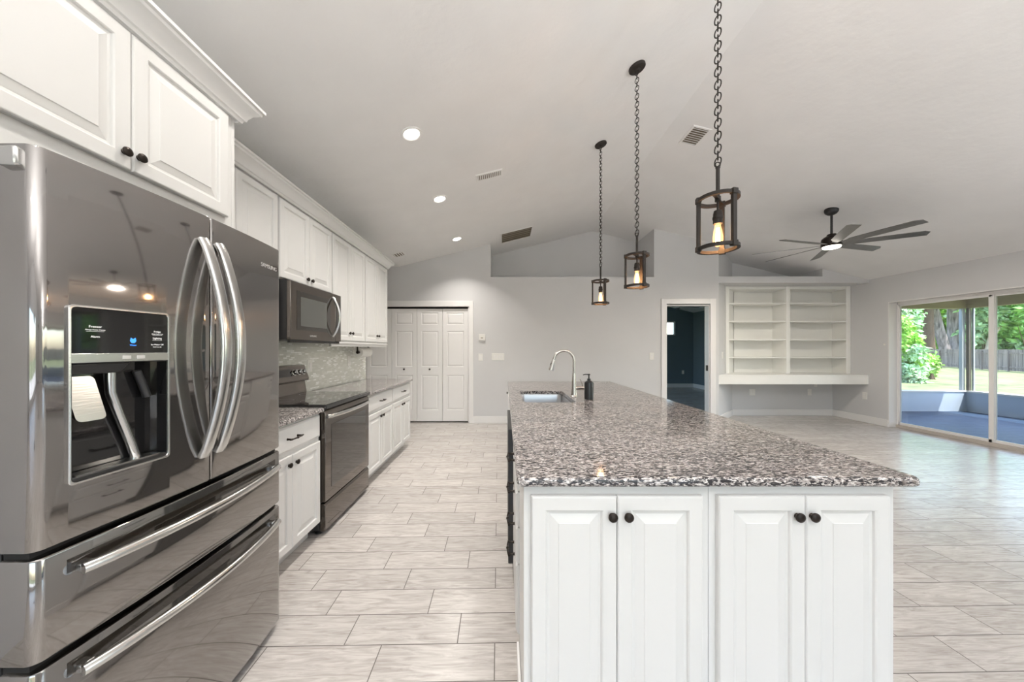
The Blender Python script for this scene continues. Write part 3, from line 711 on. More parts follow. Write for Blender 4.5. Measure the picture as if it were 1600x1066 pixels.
# ------------------------------------------------------------------ island
IX0, IX1, IY0, IY1 = .040, 1.348, 1.057, 4.19
ic = slab(IX0, IX1, IY0, IY1, 'countertop', 'large polished speckled granite island countertop with undermount sink')
SX0, SX1, SYa, SYb = .150, .560, 2.54, 3.24
boolean(ic, MB().loops([[(p[0], p[1], z) for p in rrect(SX0, SX1, SYa, SYb, .05, 6)] for z in (GB-.02, GT+.02)]))
# end cabinets facing the camera
fyc = 1.090
for k, (xa, xb, lab) in enumerate(((.064, .6745, 'white island end cabinet facing the camera, left one under the granite, two raised-panel doors'),
                                   (.6755, 1.287, 'white island end cabinet facing the camera, right one under the granite, two raised-panel doors'))):
    w = xb-xa; l0, m, r0, k0, k1 = ((.024, .303, .583, .285, .336), (.0225, .3045, .5795, .2735, .3215))[k]
    cabinet(lab, FB(xa, fyc, 0), w, GB, .30, [(l0, m-.001, .115, .850, k0, .788), (m+.001, r0, .115, .850, k1, .788)], cat='island cabinet', name='island_cabinet', toe=.10, st=.051)
# kitchen-facing side of the island
fxc = .070; IBX = 1.287
def icab(label, ya, yb, doors, drawers, name='island_cabinet'):
    return cabinet(label, FL(fxc, yb, 0), yb-ya, GB, .60, doors, drawers, cat='island cabinet', name=name, toe=.10)
icab('white four-drawer bank on the kitchen side of the island, nearest the camera', 1.392, 1.868, [], [(.01, .466, .725, .865, 'pull'), (.01, .466, .573, .718, 'pull'), (.01, .466, .415, .566, 'pull'), (.01, .466, .115, .408, .345)])
dw = thing('dishwasher', 'black under-counter appliance let into the kitchen side of the island', 'dishwasher', (.35, 2.18, 0))
b = MB(); b.box(.060, .64, 1.873, 2.477, .03, GB-.002); b.build('body', M['dkside'], dw)
b = MB(); b.box(.022, .060, 1.875, 2.475, .105, GB-.012); dd = b.build('door', M['dkside'], dw, bev=.004)
MB().box(.075, .6, 1.88, 2.47, 0, .10).build('kick_plate', M['black'], dw)
w = .82
sinkcab = icab('white sink base cabinet on the kitchen side of the island beneath the faucet', 2.482, 3.302, [(.01, w/2-.002, .115, .685, w/2-.03, .63), (w/2+.002, w-.01, .115, .685, w/2+.03, .63)], [(.01, w-.01, .715, .865, None)])
boolean([c for c in sinkcab.children if c.name.startswith('body')][0], MB().box(SX0-.02, SX1+.02, SYa-.02, SYb+.02, .66, 1.0))
ww = thing('dishwasher', 'white dishwasher on the far kitchen side of the island past the sink base', 'dishwasher', (.35, 3.6, 0))
MB().box(.072, .64, 3.306, 3.904, .03, GB-.002).build('body', M['white'], ww); MB().box(.045, .072, 3.308, 3.902, .105, GB-.012).build('door', M['white'], ww, bev=.003)
MB().box(.043, .0455, 3.45, 3.75, .79, .83).build('pocket_handle', M['plastic'], ww)
icab('narrow white island cabinet at the far corner of the kitchen side, one small knob', 3.908, 4.15, [(.01, .232, .115, .685, None, None)], [(.01, .232, .715, .865, 'knob')])
b = MB(); b.box(.672, IBX, 1.392, 4.15, 0, GB-.001)
tag(b.build('island_back_panel', M['white'], bev=.002, loc=(.96, 2.8, 0)), 'white panelled back of the island on the living room side', 'island panel')
b = MB(); b.box(.052, .0625, 1.095, 1.385, 0, .10); tag(b.build('kick_board', M['trim'], bev=.002, loc=(.065, 1.24, 0)), 'short white kick board at the near left corner of the island', 'kick board')
# sink
sk = MB(); L = []
for i, z in ((-.014, GB-.001), (-.014, GB-.004), (.0, GB-.004), (.004, GB-.02), (.008, GB-.16), (.03, GB-.185), (.17, GB-.190)):
    L.append([(p[0], p[1], z) for p in rrect(SX0+i, SX1-i, SYa+i, SYb-i, max(.05-i*.3, .02), 6)])
sk.loops(L, False, True)
snk = tag(sk.build('sink', M['sinksteel'], smooth=True, loc=(.375, 2.85, GB-.19)), 'undermount stainless steel sink basin in the island granite', 'sink')
MB().lathe((.375, 2.85, GB-.190), [(.045, .0015), (.043, .003), (.03, .001), (.01, .002)], 24).build('drain', M['steel2'], snk, smooth=True)
# faucet
fp = (.607, 2.87)
ft = thing('faucet', 'tall brushed nickel gooseneck pull-down faucet beside the island sink', 'faucet', (fp[0], fp[1], GT))
MB().lathe((fp[0], fp[1], GT), [(.030, 0), (.030, .004), (.025, .010), (.0225, .05), (.020, .10), (.0155, .17), (.0135, .20)], 24).build('base', M['nickel'], ft, smooth=True)
pts = [(fp[0], fp[1], GT+.19), (fp[0], fp[1], GT+.30)]
r = .088
for i in range(1, 17):
    a = PI*.90*i/16; pts.append((fp[0]-r+r*math.cos(a), fp[1], GT+.31+r*math.sin(a)))
a = PI*.90; tx, tz = -math.sin(a), math.cos(a)
e0 = Vector(pts[-1]); dirv = Vector((-.26, 0, -.965)).normalized()
pts.append(tuple(e0+dirv*.02))
MB().sweep(pts, .0125, 16, up=(0, 1, 0)).build('spout', M['nickel'], ft, smooth=True)
q = e0+dirv*.02
sh = MB().sweep([q, q+dirv*.01, q+dirv*.045, q+dirv*.085, q+dirv*.095], radii=[.0125, .015, .018, .0225, .022], n=20, up=(0, 1, 0)).build('spray_head', M['nickel'], ft, smooth=True)
qb = q+dirv*.045+Vector((-.0135, 0, -.002)); MB().sweep([qb+Vector((.003, -.006, .018)), qb+Vector((-.004, -.006, -.018))], .0055, 10).build('spray_button', M['black'], sh, smooth=True)
MB().sweep([(fp[0]+.012, fp[1]-.0, GT+.072), (fp[0]+.085, fp[1], GT+.072)], radii=[.0175, .0175], n=20).build('valve_body', M['nickel'], ft, smooth=True)
MB().sweep([(fp[0]+.076, fp[1], GT+.085), (fp[0]+.070, fp[1], GT+.115), (fp[0]+.052, fp[1], GT+.150)], radii=[.005, .0048, .0038], n=10).build('lever', M['nickel'], ft, smooth=True)
# soap bottle
sp = (.694, 2.705)
so = thing('soap_bottle', 'matte black soap pump bottle standing right of the faucet', 'soap dispenser', (sp[0], sp[1], GT))
MB().lathe((sp[0], sp[1], GT), [(.034, 0), (.037, .004), (.037, .128), (.034, .140), (.024, .149), (.0125, .152)], 32).build('bottle', M['soap'], so, smooth=True)
b = MB(); b.lathe((sp[0], sp[1], GT), [(.0135, .150), (.0135, .170), (.006, .171), (.005, .196), (.011, .197), (.011, .207), (.004, .209)], 20)
b.sweep([(sp[0], sp[1], GT+.203), (sp[0]-.030, sp[1]-.002, GT+.204), (sp[0]-.048, sp[1]-.003, GT+.200)], .0042, 10); b.build('pump', M['soap'], so, smooth=True)

# ------------------------------------------------------------------ pendants
PX = 1.03
def make_pendant(x, y, label):
    zc_ = cz(x); root = thing('pendant_light', label, 'pendant light', (x, y, zc_), 'pendants over the island')
    sl_ = math.atan(.2472)
    T = Matrix.Translation((x, y, zc_)) @ Matrix.Rotation(-sl_, 4, 'Y')
    MB(T).lathe((0, 0, 0), [(.062, 0), (.062, -.014), (.056, -.020), (.020, -.022), (.012, -.030)], 28).build('canopy', M['iron'], root, smooth=True)
    rt, rb = 2.052, 1.815; R = .090
    ch = MB(); top = zc_-.028; bot = 2.215; L = .052; n = round((top-bot)/.0315); pit = (top-bot)/n
    for i in range(n):
        c = top-pit*(i+.5); a = PI/2*(i % 2)-.50; dx, dy = math.cos(a), math.sin(a); h, wd = pit/2+.0070, .0130
        P = []
        for k in range(14):
            t = 2*PI*k/14; u, v = math.cos(t), math.sin(t)
            P.append((x+dx*(wd*u+.004*v), y+dy*(wd*u+.004*v), c+h*math.copysign(abs(v)**.85, v)))
        ch.sweep(P, .0030, 6, up=(-dy, dx, 0), closed=True)
    ch.build('chain', M['iron'], root, smooth=True)
    b = MB(); b.lathe((x, y, 0), [(.0085, 2.055), (.0085, 2.200), (.0105, 2.201), (.0105, 2.208), (.004, 2.210)], 14)
    b.sweep([(x+.012*math.cos(2*PI*k/14), y, 2.218+.012*math.sin(2*PI*k/14)) for k in range(14)], .0028, 6, up=(0, 1, 0), closed=True)
    b.build('rod', M['iron'], root, smooth=True)
    for z in (rt, rb): MB().lathe((x, y, z), [(R, -.008), (R, .008), (R-.014, .008), (R-.014, -.008), (R, -.008)], 48, 'z', False, False).build('cage_ring', M['iron'], root, bev=.001)
    for an in (-75, 45, 165):
        c_, s_ = math.cos(math.radians(an)), math.sin(math.radians(an))
        T2 = Matrix.Translation((x, y, 0)) @ Matrix.Rotation(math.radians(an), 4, 'Z')
        bb = MB(T2); bb.box(R-.014, R+.001, -.011, .011, rb, rt); bb.box(R-.017, R+.005, -.014, .014, rt-.013, rt+.013); bb.box(R-.017, R+.005, -.014, .014, rb-.013, rb+.013)
        bb.build('cage_upright', M['iron'], root, bev=.0015)
    T2 = Matrix.Translation((x, y, 0)) @ Matrix.Rotation(math.radians(45), 4, 'Z')
    bb = MB(T2); bb.box(-R+.01, R-.01, -.008, .008, rt-.004, rt+.002)
    bb.lathe((0, 0, 0), [(.013, rt-.012), (.013, rt+.012)], 14); bb.build('crossbar', M['iron'], root, bev=.001)
    MB().lathe((x, y, 0), [(.005, rt-.01), (.005, 1.998), (.017, 1.995), (.020, 1.980), (.020, 1.968), (.0225, 1.966), (.0225, 1.955), (.020, 1.953), (.020, 1.932), (.014, 1.930)], 20).build('socket', M['iron'], root, smooth=True)
    bu = MB().lathe((x, y, 0), [(.012, 1.932), (.013, 1.918), (.018, 1.896), (.021, 1.872), (.021, 1.850), (.016, 1.830), (.006, 1.822)], 20).build('bulb', M['bulbglass'], root, smooth='full')
    f = MB()
    for k in range(6):
        a = 2*PI*k/6; f.sweep([(x+.010*math.cos(a), y+.010*math.sin(a), 1.842), (x+.006*math.cos(a+.5), y+.006*math.sin(a+.5), 1.912)], .0013, 5)
    f.build('filament', M['filament'], bu)
    light('POINT', 'bulb_light', (x, y, 1.875), PEND_W, (1, .58, .30), .016, parent=root)
    return root
p1 = make_pendant(PX, 3.525, 'iron cage pendant light on a chain, farthest of the three over the island')
for y, lab in ((2.56, 'iron cage pendant light on a chain, middle of the three over the island'), (1.59, 'iron cage pendant light on a chain, nearest and largest of the three over the island')):
    q = copy_tree(p1); q.location = (PX, y, cz(PX)); q['label'] = lab

# ------------------------------------------------------------------ ceiling fans
def make_fan(x, y, z, zb, label, power, r=.82, cat='ceiling fan', rot=-77):
    root = thing('ceiling_fan', label, cat, (x, y, z))
    b = MB(Matrix.Translation((x, y, z)) @ Matrix.Rotation(math.atan(.2377), 4, 'Y')); b.lathe((0, 0, 0), [(.070, .0), (.070, -.02), (.060, -.045), (.035, -.065), (.02, -.070)], 28); b.build('canopy', M['black'], root, smooth=True)
    MB().lathe((x, y, 0), [(.0125, z-.05), (.0125, zb+.13)], 16).build('downrod', M['black'], root, smooth=True)
    MB().lathe((x, y, zb), [(.025, .15), (.045, .145), (.048, .13), (.085, .105), (.100, .085), (.106, .0), (.096, -.012)], 36).build('motor', M['bronze'], root, smooth=True)
    MB().lathe((x, y, zb), [(.092, -.010), (.086, -.030), (.05, -.040), (.02, -.042)], 36).build('light_lens', M['fanlens' if power else 'plastic'], root, smooth=True)
    for k in range(8):
        a = math.radians(rot+45*k)
        T = Matrix.Translation((x, y, zb+.012)) @ Matrix.Rotation(a, 4, 'Z') @ Matrix.Rotation(math.radians(-13), 4, 'X')
        bl = MB(T); L = []
        for s, w0, w1 in ((.10, -.022, .022), (.16, -.030, .030), (.22, -.058, .046), (.5, -.062, .050), (r-.05, -.062, .052), (r, -.030, .052)):
            L.append([(s, w0, -.003), (s, w1, -.003), (s, w1, .003), (s, w0, .003)])
        bl.loops(L).build('blade', M['blade'], root, bev=.001)
    if power: light('AREA', 'fan_light', (x, y, zb-.055), power, (1, .90, .78), .2, parent=root)
    return root
make_fan(4.21, 4.24, cz(4.21), 2.655, 'eight-blade grey ceiling fan with lit lens over the living room', FAN_W)
make_fan(5.0, 9.6, cz(5.0), 2.555, 'dark ceiling fan glimpsed at the top of the bedroom doorway', 0)

# ------------------------------------------------------------------ recessed lights and vents
def slopeT(x, y):
    s = .2472 if x < RX else -.2377
    ax = Vector((1, 0, s)).normalized(); az = Vector((s, 0, -1)).normalized(); ay = az.cross(ax)
    T = Matrix(((ax.x, ay.x, az.x, x), (ax.y, ay.y, az.y, y), (ax.z, ay.z, az.z, cz(x)), (0, 0, 0, 1))); return T
def downlight(x, y, label, power):
    T = slopeT(x, y) if x > -1.87 else Matrix(((1, 0, 0, x), (0, -1, 0, y), (0, 0, -1, cz(x)), (0, 0, 0, 1)))
    root = thing('recessed_light', label, 'recessed light', T.translation, 'recessed ceiling lights')
    MB(T).lathe((0, 0, 0), [(.088, 0), (.086, .005), (.072, .007), (.064, .003), (.062, .001)], 32, 'z', False, False).build('trim_ring', M['trim'], root, smooth=True)
    MB(T).lathe((0, 0, 0), [(.063, .0015), (.05, .0035), (.01, .004)], 32).build('lens', M['lens'], root, smooth=True)
    light('AREA', 'downlight', T @ Vector((0, 0, .012)), power, (1, .94, .87), .12, parent=root, spread=math.radians(110))
for y, lab in ((2.685, 'round recessed ceiling light nearest the camera, above the range'), (3.85, 'round recessed ceiling light, middle of the three over the walkway'), (5.25, 'round recessed ceiling light nearest the closet doors')):
    downlight(-.755, y, lab, CAN_W)
for x, y in ((-.755, 1.5), (-.755, .3), (-.755, -1.2), (1.2, -1.5)): downlight(x, y, 'added unseen recessed ceiling light behind or above the camera', CAN_W*.55)  # extra recessed lights out of view, added for brightness
def vent(T, w, h, label, n, along='y', dark=True, fr=.022, m='trim'):
    root = thing('ceiling_vent', label, 'air vent', T.translation)
    b = MB(T); L = []
    for i, z in ((0, 0), (0, .004), (.004, .008), (fr, .008), (fr, .002)): L.append([(-w/2+i, -h/2+i, z), (w/2-i, -h/2+i, z), (w/2-i, h/2-i, z), (-w/2+i, h/2-i, z)])
    b.loops(L, False, False); b.build('frame', M['trim'], root)
    MB(T).box(-w/2+fr, w/2-fr, -h/2+fr, h/2-fr, 0, .001).build('throat', M['ventdark'], root)
    W_, H_ = w-2*fr, h-2*fr
    for i in range(n):
        u = (i+.5)/n
        b = MB(T)
        if along == 'x': y = -H_/2+H_*u; k = H_/n*.40; b.loops([[(xx, y-k, .002), (xx, y+k*.3, .0075), (xx, y+k*.3+.0015, .0068), (xx, y-k+.0015, .0013)] for xx in (-W_/2, W_/2)])
        else: x = -W_/2+W_*u; k = W_/n*.40; b.loops([[(x-k, yy, .002), (x+k*.3, yy, .0075), (x+k*.3+.0015, yy, .0068), (x-k+.0015, yy, .0013)] for yy in (-H_/2, H_/2)])
        b.build('slat', M[m], root)
vent(slopeT(-.165, 3.60), .30, .145, 'small white ceiling register between the two nearer recessed lights and the pendants', 12, 'y')
M['ventslat'] = mat('taupe_vent_slats', (.30, .26, .20), .6)
vent(slopeT(.21, 5.76), .58, .52, 'large brown-slatted return grille on the ceiling before the high niche', 5, 'x', m='ventslat', fr=.028)
vent(slopeT(2.06, 3.565), .20, .30, 'white ceiling register right of the ridge, behind the nearest pendant chain', 8, 'x')
vent(slopeT(-1.70, 5.30), .20, .20, 'tiny white ceiling register at the left end above the closet', 4, 'y')

# unseen uplighters added out of frame to brighten the ceiling
def added_uplighter(x, y, label):
    root = thing('added_floor_lamp', label, 'added fill lamp', (x, y, 0))
    MB().lathe((x, y, 0), [(.15, 0), (.15, .015), (.02, .03), (.012, .04), (.012, 1.66)], 24).build('pole', M['bronze'], root, smooth=True)
    MB().lathe((x, y, 0), [(.02, 1.65), (.10, 1.68), (.17, 1.76), (.165, 1.765), (.10, 1.69), (.02, 1.665)], 32, 'z', True, True).build('bowl', M['bronze'], root, smooth=True)
    l = light('AREA', 'added_uplight', (x, y, 1.745), UP_W, (1, .985, .965), .26, rot=(PI, 0, 0), parent=root)
for x, y, lab in ((.3, -1.3, 'added unseen bronze uplighter behind the camera on the left'), (2.2, -1.2, 'added unseen bronze uplighter behind the camera in the middle'),
                  (5.9, .55, 'added unseen bronze uplighter beside the near end of the glass doors')): added_uplighter(x, y, lab)

# ------------------------------------------------------------------ built-in bookshelf and desk
YS = 6.23
bk = thing('bookshelf', 'built-in white bookshelf with two bays of shelves above the floating desk', 'bookshelf', (5.35, 6.4, .86))
zt_ = 2.508; zb_ = .8605
b = MB(); b.box(4.56, XR-.004, YA-.014, YA-.002, zb_, zt_); b.build('back_panel', M['shelfwhite'], bk)
b = MB(); b.prism([(4.205, YS), (4.245, YS), (4.555, YA-.004), (4.515, YA-.004)], 'z', zb_, zt_); b.build('side_panel', M['shelfwhite'], bk)
b = MB(); b.box(XR-.03, XR-.004, YS, YA-.014, zb_, zt_); b.build('side_panel', M['shelfwhite'], bk)
for xa, xb in ((4.175, 4.235), (XR-.085, XR-.004)): MB().box(xa, xb, YS-.02, YS, zb_, zt_).build('stile', M['shelfwhite'], bk, bev=.002)
b = MB(); b.box(5.315, 5.385, YS-.02, YA-.014, zb_, zt_); b.build('divider', M['shelfwhite'], bk, bev=.002)
for z in (1.162, 1.500, 1.845, 2.185):
    MB().prism([(4.235, YS), (5.315, YS), (5.315, YA-.015), (4.56, YA-.015)], 'z', z-.012, z+.012).build('shelf', M['shelfwhite'], bk, bev=.002)
    MB().box(5.385, XR-.03, YS, YA-.015, z-.012, z+.012).build('shelf', M['shelfwhite'], bk, bev=.002)
b = MB(); b.box(4.235, 5.315, YS-.0, YA-.015, zt_-.05, zt_); b.box(5.385, XR-.03, YS, YA-.015, zt_-.05, zt_); b.build('top_rail', M['shelfwhite'], bk)
dk = thing('floating_desk', 'thick white floating desk shelf spanning the alcove under the bookshelf', 'desk', (5.2, 6.2, .69))
MB().prism([(3.845, YB-.0), (XR-.003, YB-.0), (XR-.003, YA-.003), (4.53, YA-.003)], 'z', .835, .860).build('desktop', M['shelfwhite'], dk, bev=.003)
MB().box(3.845, XR-.003, YB, YB+.025, .692, .835).build('apron', M['shelfwhite'], dk, bev=.002)

# ------------------------------------------------------------------ plates on the walls
def plate(T, w, h, label, cat, kind='switch', n=1, name=None):
    root = thing(name or ('light_switch' if kind == 'switch' else 'wall_outlet'), label, cat, T.translation)
    MB(T).loops([[(-w/2+i, -h/2+i, z), (w/2-i, -h/2+i, z), (w/2-i, h/2-i, z), (-w/2+i, h/2-i, z)] for i, z in ((0, 0), (0, .003), (.003, .006))]).build('cover_plate', M['plastic'], root)
    for i in range(n):
        cx_ = (i-(n-1)/2)*.046
        if kind == 'switch': MB(T).loops([[(cx_-.016, -.032, .006), (cx_+.016, -.032, .006), (cx_+.016, .032, .006), (cx_-.016, .032, .006)], [(cx_-.015, -.031, .007), (cx_+.015, -.031, .007), (cx_+.015, .031, .011), (cx_-.015, .031, .011)]]).build('rocker', M['trim'], root)
        else:
            for s in (-1, 1): MB(T).lathe((cx_, s*.02, .006), [(.015, 0), (.014, .002)], 16).build('socket', M['closet' if False else 'trim'], root)
    return root
plate(FB(-.425, YB, 1.178), .078, .125, 'single white light switch left of the four-gang plate by the closet casing', 'light switch')
plate(FB(-.115, YB, 1.185), .225, .125, 'wide four-gang white switch plate on the back wall', 'light switch', n=4)
plate(FB(2.64, YB, 1.195), .080, .125, 'single white light switch left of the bedroom doorway', 'light switch')
th = thing('thermostat', 'square white thermostat on the back wall above the switches', 'thermostat', (-.40, YB, 1.53))
MB(FB(-.40, YB, 1.535)).box(-.058, .058, -.055, .055, 0, .026).build('housing', M['plastic'], th, bev=.005)
MB(FB(-.40, YB, 1.535)).box(-.02, .02, -.02, -.005, .026, .027).build('display', M['ventslat'], th)
dn = Vector((.65, -.69, 0)).normalized(); dd_ = Vector((.69, .65, 0)).normalized()
plate(Matrix(((dd_.x, 0, dn.x, 4.017), (dd_.y, 0, dn.y, 6.072), (0, 1, 0, 1.21), (0, 0, 0, 1))), .08, .125, 'single white light switch on the angled wall left of the bookshelf', 'light switch')
plate(FB(4.93, YA, .464), .115, .125, 'double white wall outlet under the desk on the left', 'outlet', 'outlet', 2)
plate(FB(6.07, YA, .464), .078, .125, 'single white wall outlet under the desk on the right', 'outlet', 'outlet')
plate(FB(6.19, YA, .60), .06, .06, 'tiny white cable plate just under the desk', 'outlet', 'outlet', 0)
plate(FL(XR, 5.97, .478), .078, .125, 'white wall outlet on the right wall beside the alcove', 'outlet', 'outlet')
plate(FL(XR, 5.66, 1.40), .03, .03, 'tiny white sensor dot on the right wall near the sliding door', 'sensor', 'outlet', 0, name='wall_sensor')
plate(FB(6.15, 11.35, .52), .08, .125, 'white outlet on the far teal bedroom wall', 'outlet', 'outlet')
plate(FX(XL+.008, 3.235, 1.16), .080, .125, 'white switch plate on the mosaic backsplash, just right of the range', 'light switch')
plate(FX(XL+.008, 4.05, 1.18), .080, .125, 'white outlet on the mosaic backsplash below the paper towels', 'outlet', 'outlet')

# ------------------------------------------------------------------ porch
PY, PX1 = 7.10, 9.95
b = MB().box(6.73, PX1+.2, -4, PY+.15, -.06, -.02); struct(b, 'floor_porch', M['porchfloor'])
b = MB(); b.box(6.73, PX1+.12, PY, PY+.12, -.02, .40); b.box(PX1, PX1+.12, -4, PY, -.02, .39); struct(b, 'wall_porch_knee', M['knee'])
b = MB(); b.box(6.73, PX1+.14, PY-.02, PY+.14, .40, .425); b.box(PX1-.02, PX1+.14, -4, PY-.02, .39, .425); struct(b, 'trim_4', M['concrete'])
b = MB(); b.box(6.73, PX1+.12, PY, PY+.12, 2.20, 2.75); b.box(PX1, PX1+.12, -4, PY, 2.20, 2.75); struct(b, 'trim_5', M['beige'])
b = MB(); b.box(6.73, PX1+.20, -4, PY+.3, 2.42, 2.80); struct(b, 'ceiling_porch', M['beige'])
b = MB(); b.box(6.73, 6.78, SY1+.02, 7.1, 0, 2.5); struct(b, 'wall_outside', M['porchwall'])
po = thing('porch_post', 'dark corner post of the screened porch rising from the low wall', 'post', (PX1, PY, -.02))
MB().box(PX1+.02, PX1+.07, PY-.03, PY+.02, -.02, 2.42).build('post', M['alu'], po, bev=.004)
MB().box(PX1-.05, PX1+.015, PY+.03, PY+.08, .425, 2.20).build('screen_frame', M['alug'], po, bev=.004)
MB().box(PX1+.075, PX1+.105, PY-.06, PY-.03, .425, 2.20).build('screen_frame', M['alug'], po, bev=.004)
# ------------------------------------------------------------------ yard
b = MB().box(-4, 9, -9, YF-.16, -.30, -.05); struct(b, 'ground_bounce_patio', M['concrete'])  # unseen pale patio, added to bounce sunlight up to the ceiling
GZ = -.35
b = MB().add([(-30, -30, GZ), (120, -30, GZ), (120, 90, GZ), (-30, 90, GZ), (-30, -30, GZ-.2), (120, -30, GZ-.2), (120, 90, GZ-.2), (-30, 90, GZ-.2)], [(0, 1, 2, 3), (7, 6, 5, 4), (0, 4, 5, 1), (1, 5, 6, 2), (2, 6, 7, 3), (3, 7, 4, 0)])
tag(struct(b, 'ground_lawn', M['lawn']))
P0 = Vector((41.2, 31.5)); P1 = Vector((37.3, 24.0)); fd = (P1-P0).normalized(); fn = Vector((-fd.y, fd.x))
A = P0-fd*9; Lf = 42; H_F = 1.62
fe = thing('wooden_fence', 'weathered grey board privacy fence at the far edge of the lawn', 'fence', (39, 27, GZ))
def fpt(s, o): p = A+fd*s+fn*o; return (p.x, p.y)
pl = MB(); s = 0; random.seed(3)
while s < Lf:
    hh = H_F+random.uniform(-.015, .015)
    pl.prism([fpt(s+.004, 0), fpt(s+.136, 0), fpt(s+.136, .02), fpt(s+.004, .02)], 'z', GZ+.03, GZ+hh); s += .14
pl.build('boards', M['fence'], fe)
sd = 1 if (A+fn).dot(Vector((-1, -.7))) > A.dot(Vector((-1, -.7))) else -1
for zz in (.25, 1.30):
    r_ = MB(); a, c = (.02, .06) if sd > 0 else (-.04, 0); r_.prism([fpt(0, a), fpt(Lf, a), fpt(Lf, c), fpt(0, c)], 'z', GZ+zz, GZ+zz+.09); r_.build('rail', M['fence'], fe)
for i, s in enumerate([x*2.4 for x in range(1, 17)]):
    a, c = (.02, .12) if sd > 0 else (-.1, 0)
    MB().prism([fpt(s, a), fpt(s+.1, a), fpt(s+.1, c), fpt(s, c)], 'z', GZ, GZ+1.5).build('fence_post', M['fencelt' if i == 8 else 'fence'], fe)
def leaf_mesh(clumps, n, size, seed, droop=.3, long=1.9):
    R = random.Random(seed); vs, fs = [], []
    for _ in range(n):
        c, rad = R.choice(clumps)
        while True:
            p = Vector((R.uniform(-1, 1), R.uniform(-1, 1), R.uniform(-1, 1)))
            if .25 < p.length < 1: break
        p = p*(.6+.4*p.length)
        q = Vector((c[0]+p.x*rad[0], c[1]+p.y*rad[1], c[2]+p.z*rad[2]))
        d = Vector((R.gauss(0, 1), R.gauss(0, 1), R.gauss(-droop, .6))).normalized()
        s_ = d.cross(Vector((R.gauss(0, 1), R.gauss(0, 1), R.gauss(0, 1)))).normalized()
        k = size*R.uniform(.6, 1.4); nn = d.cross(s_)*k*.18; i = len(vs)
        vs += [q, q+d*k*long*.45+s_*k*.5+nn, q+d*k*long, q+d*k*long*.45-s_*k*.5+nn]; fs += [(i, i+1, i+2), (i, i+2, i+3)]
    return vs, fs
def foliage(name, clumps, n, size, m, parent, seed, **k):
    vs, fs = leaf_mesh(clumps, n, size, seed, **k); b = MB(); b.v = [tuple(v) for v in vs]; b.f = fs
    me = bpy.data.meshes.new(name); o = wpos(parent); me.from_pydata([tuple(Vector(v)-o) for v in b.v], [], b.f); me.materials.append(m)
    ob = bpy.data.objects.new(name, me); C.objects.link(ob); ob.parent = parent; return ob
def ray(px, Y): return ((px-788)/515*Y, Y)          # place something seen at picture column px, Y metres away
def zray(py, Y): return 1.33+(545-py)/515*Y
def trunk(name, pts, rad, m, parent): return MB().sweep(pts, radii=rad, n=14).build(name, m, parent, smooth=True)
def tree(label, px, Y, px2, r, mt, ml, clumps, n, size, seed, hz=9, name='tree', cat='tree'):
    x, y = ray(px, Y); x2, _ = ray(px2, Y)
    t = thing(name, label, cat, (x, y, GZ), None)
    pts = [(x-(x2-x)*.15, y, GZ-.1)]+[(x+(x2-x)*u+.12*math.sin(seed+u*5), y, GZ+hz*u) for u in (.1, .25, .45, .7, 1)]
    trunk('trunk', pts, [r*1.25, r*1.05, r*.97, r*.9, r*.75, r*.45], mt, t)
    foliage('foliage', clumps(x2, y), n, size, ml, t, seed); return t
cl = lambda dz, rr, spread=2.2: (lambda x, y: [((x+math.cos(a)*spread, y+math.sin(a)*spread, dz+.8*math.sin(a*2)), (rr, rr, rr*.75)) for a in (0, 1.1, 2.3, 3.4, 4.6, 5.5)])
tree('massive grey-barked tree trunk behind the fence, left of the porch post', 1497, 36, 1494, .78, M['bark'], M['leafB'], cl(9.5, 3.4, 3), 2600, .34, 1)
tree('leaning grey tree trunk forking just left of the massive trunk', 1482, 35, 1452, .42, M['bark'], M['leafA'], cl(9.0, 3, 2.5), 1800, .32, 2, hz=8.5)
tree('dark brown slender tree behind the fence, leftmost trunk', 1455, 34, 1449, .42, M['bark2'], M['leafA'], cl(8.0, 2.6, 2), 1800, .30, 3, hz=8)
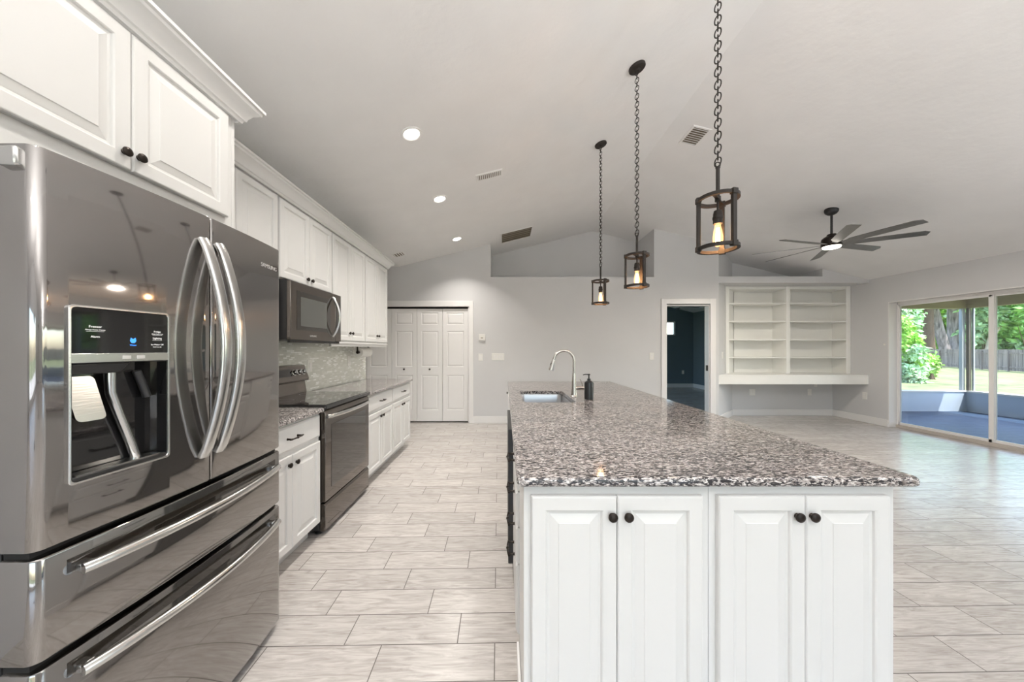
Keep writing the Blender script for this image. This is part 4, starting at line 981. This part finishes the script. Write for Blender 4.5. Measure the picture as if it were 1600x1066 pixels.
# understory shrubs behind the fence
def shrub(label, px, Y, z0, z1, rx, m, n, size, seed, name='shrub', cat='shrub', droop=.3):
    x, y = ray(px, Y); t = thing(name, label, cat, (x, y, GZ)); R = random.Random(seed)
    cs = []
    for i in range(12):
        u = R.random(); cs.append(((x+R.uniform(-1, 1)*rx*(1-.3*u), y+R.uniform(-.6, .6)*rx, z0+(z1-z0)*u), (rx*.42, rx*.42, (z1-z0)*.20+.1)))
    for k in range(5): MB().sweep([(x+.1*k-.2, y, GZ), (x+R.uniform(-.5, .5)*rx, y, (z0+z1)/2)], radii=[.05, .02], n=6).build('stem', M['bark2'], t) if k < 3 else None
    foliage('foliage', cs, n, size, m, t, seed, droop=droop); return t
shrub('tall bright green shrubbery behind the leftmost trunk', 1452, 42, .5, 8, 3.0, M['leafA'], 3600, .34, 11)
shrub('pale green tree crown in the top left corner of the glass door', 1404, 26, 2.2, 6, 1.1, M['leafD'], 700, .22, 12)
shrub('lush yellow-green shrub between the two big trunks behind the fence', 1478, 44, 0, 9, 2.8, M['leafA'], 3200, .34, 13)
shrub('mid green dense shrub right of the massive trunk behind the fence', 1525, 40, 0, 8, 3.0, M['leafB'], 4200, .34, 14)
shrub('feathery pale palm-like shrub right of the porch post', 1545, 35, .8, 6.5, 2.4, M['leafD'], 3600, .32, 15, droop=.9)
shrub('dark green shrub behind the fence near the second glass pane', 1578, 37, 0, 7.5, 3.0, M['leafC'], 4200, .34, 16)
shrub('deep green shrub at the right edge of the view behind the fence', 1612, 33, 0, 7.5, 3.0, M['leafB'], 4200, .32, 17)
shrub('distant dark tree mass behind the shrubs on the left', 1425, 52, -1, 5.0, 4.0, M['leafC'], 3000, .42, 18)
shrub('distant dark tree mass behind the shrubs in the middle', 1500, 54, -1, 10, 5, M['leafC'], 4500, .45, 19)
shrub('distant dark tree mass behind the shrubs on the right', 1570, 52, -1, 10, 6, M['leafC'], 5000, .45, 20)
# lush bush inside the yard, left
shrub('lush bright green bush on the lawn at the left of the glass door, tallest', 1406, 17, -.25, 2.45, .75, M['leafA'], 3000, .13, 31, droop=.8)
shrub('middle pale green leafy bush spilling onto the lawn before the fence', 1434, 16.5, -.3, 1.25, .72, M['leafD'], 2800, .12, 32, droop=.8)
shrub('lowest bright green bush on the lawn, nearest the porch post', 1460, 18.0, -.3, .85, .55, M['leafA'], 1600, .11, 33, droop=.6)
# pale bare branch
x0_, Y_ = 0, 33
t = thing('bare_branch', 'pale bare branch slanting up to the right behind the fence', 'branch', (*ray(1548, 34), GZ))
pp = [ray(1540, 34), ray(1560, 34), ray(1578, 34), ray(1603, 34)]
trunk('limb', [(*pp[0], GZ), (*ray(1548, 34), zray(530, 34)), (*pp[1], zray(512, 34)), (*pp[2], zray(494, 34)), (*pp[3], zray(474, 34))], [.28, .22, .13, .11, .07], M['barklt'], t)
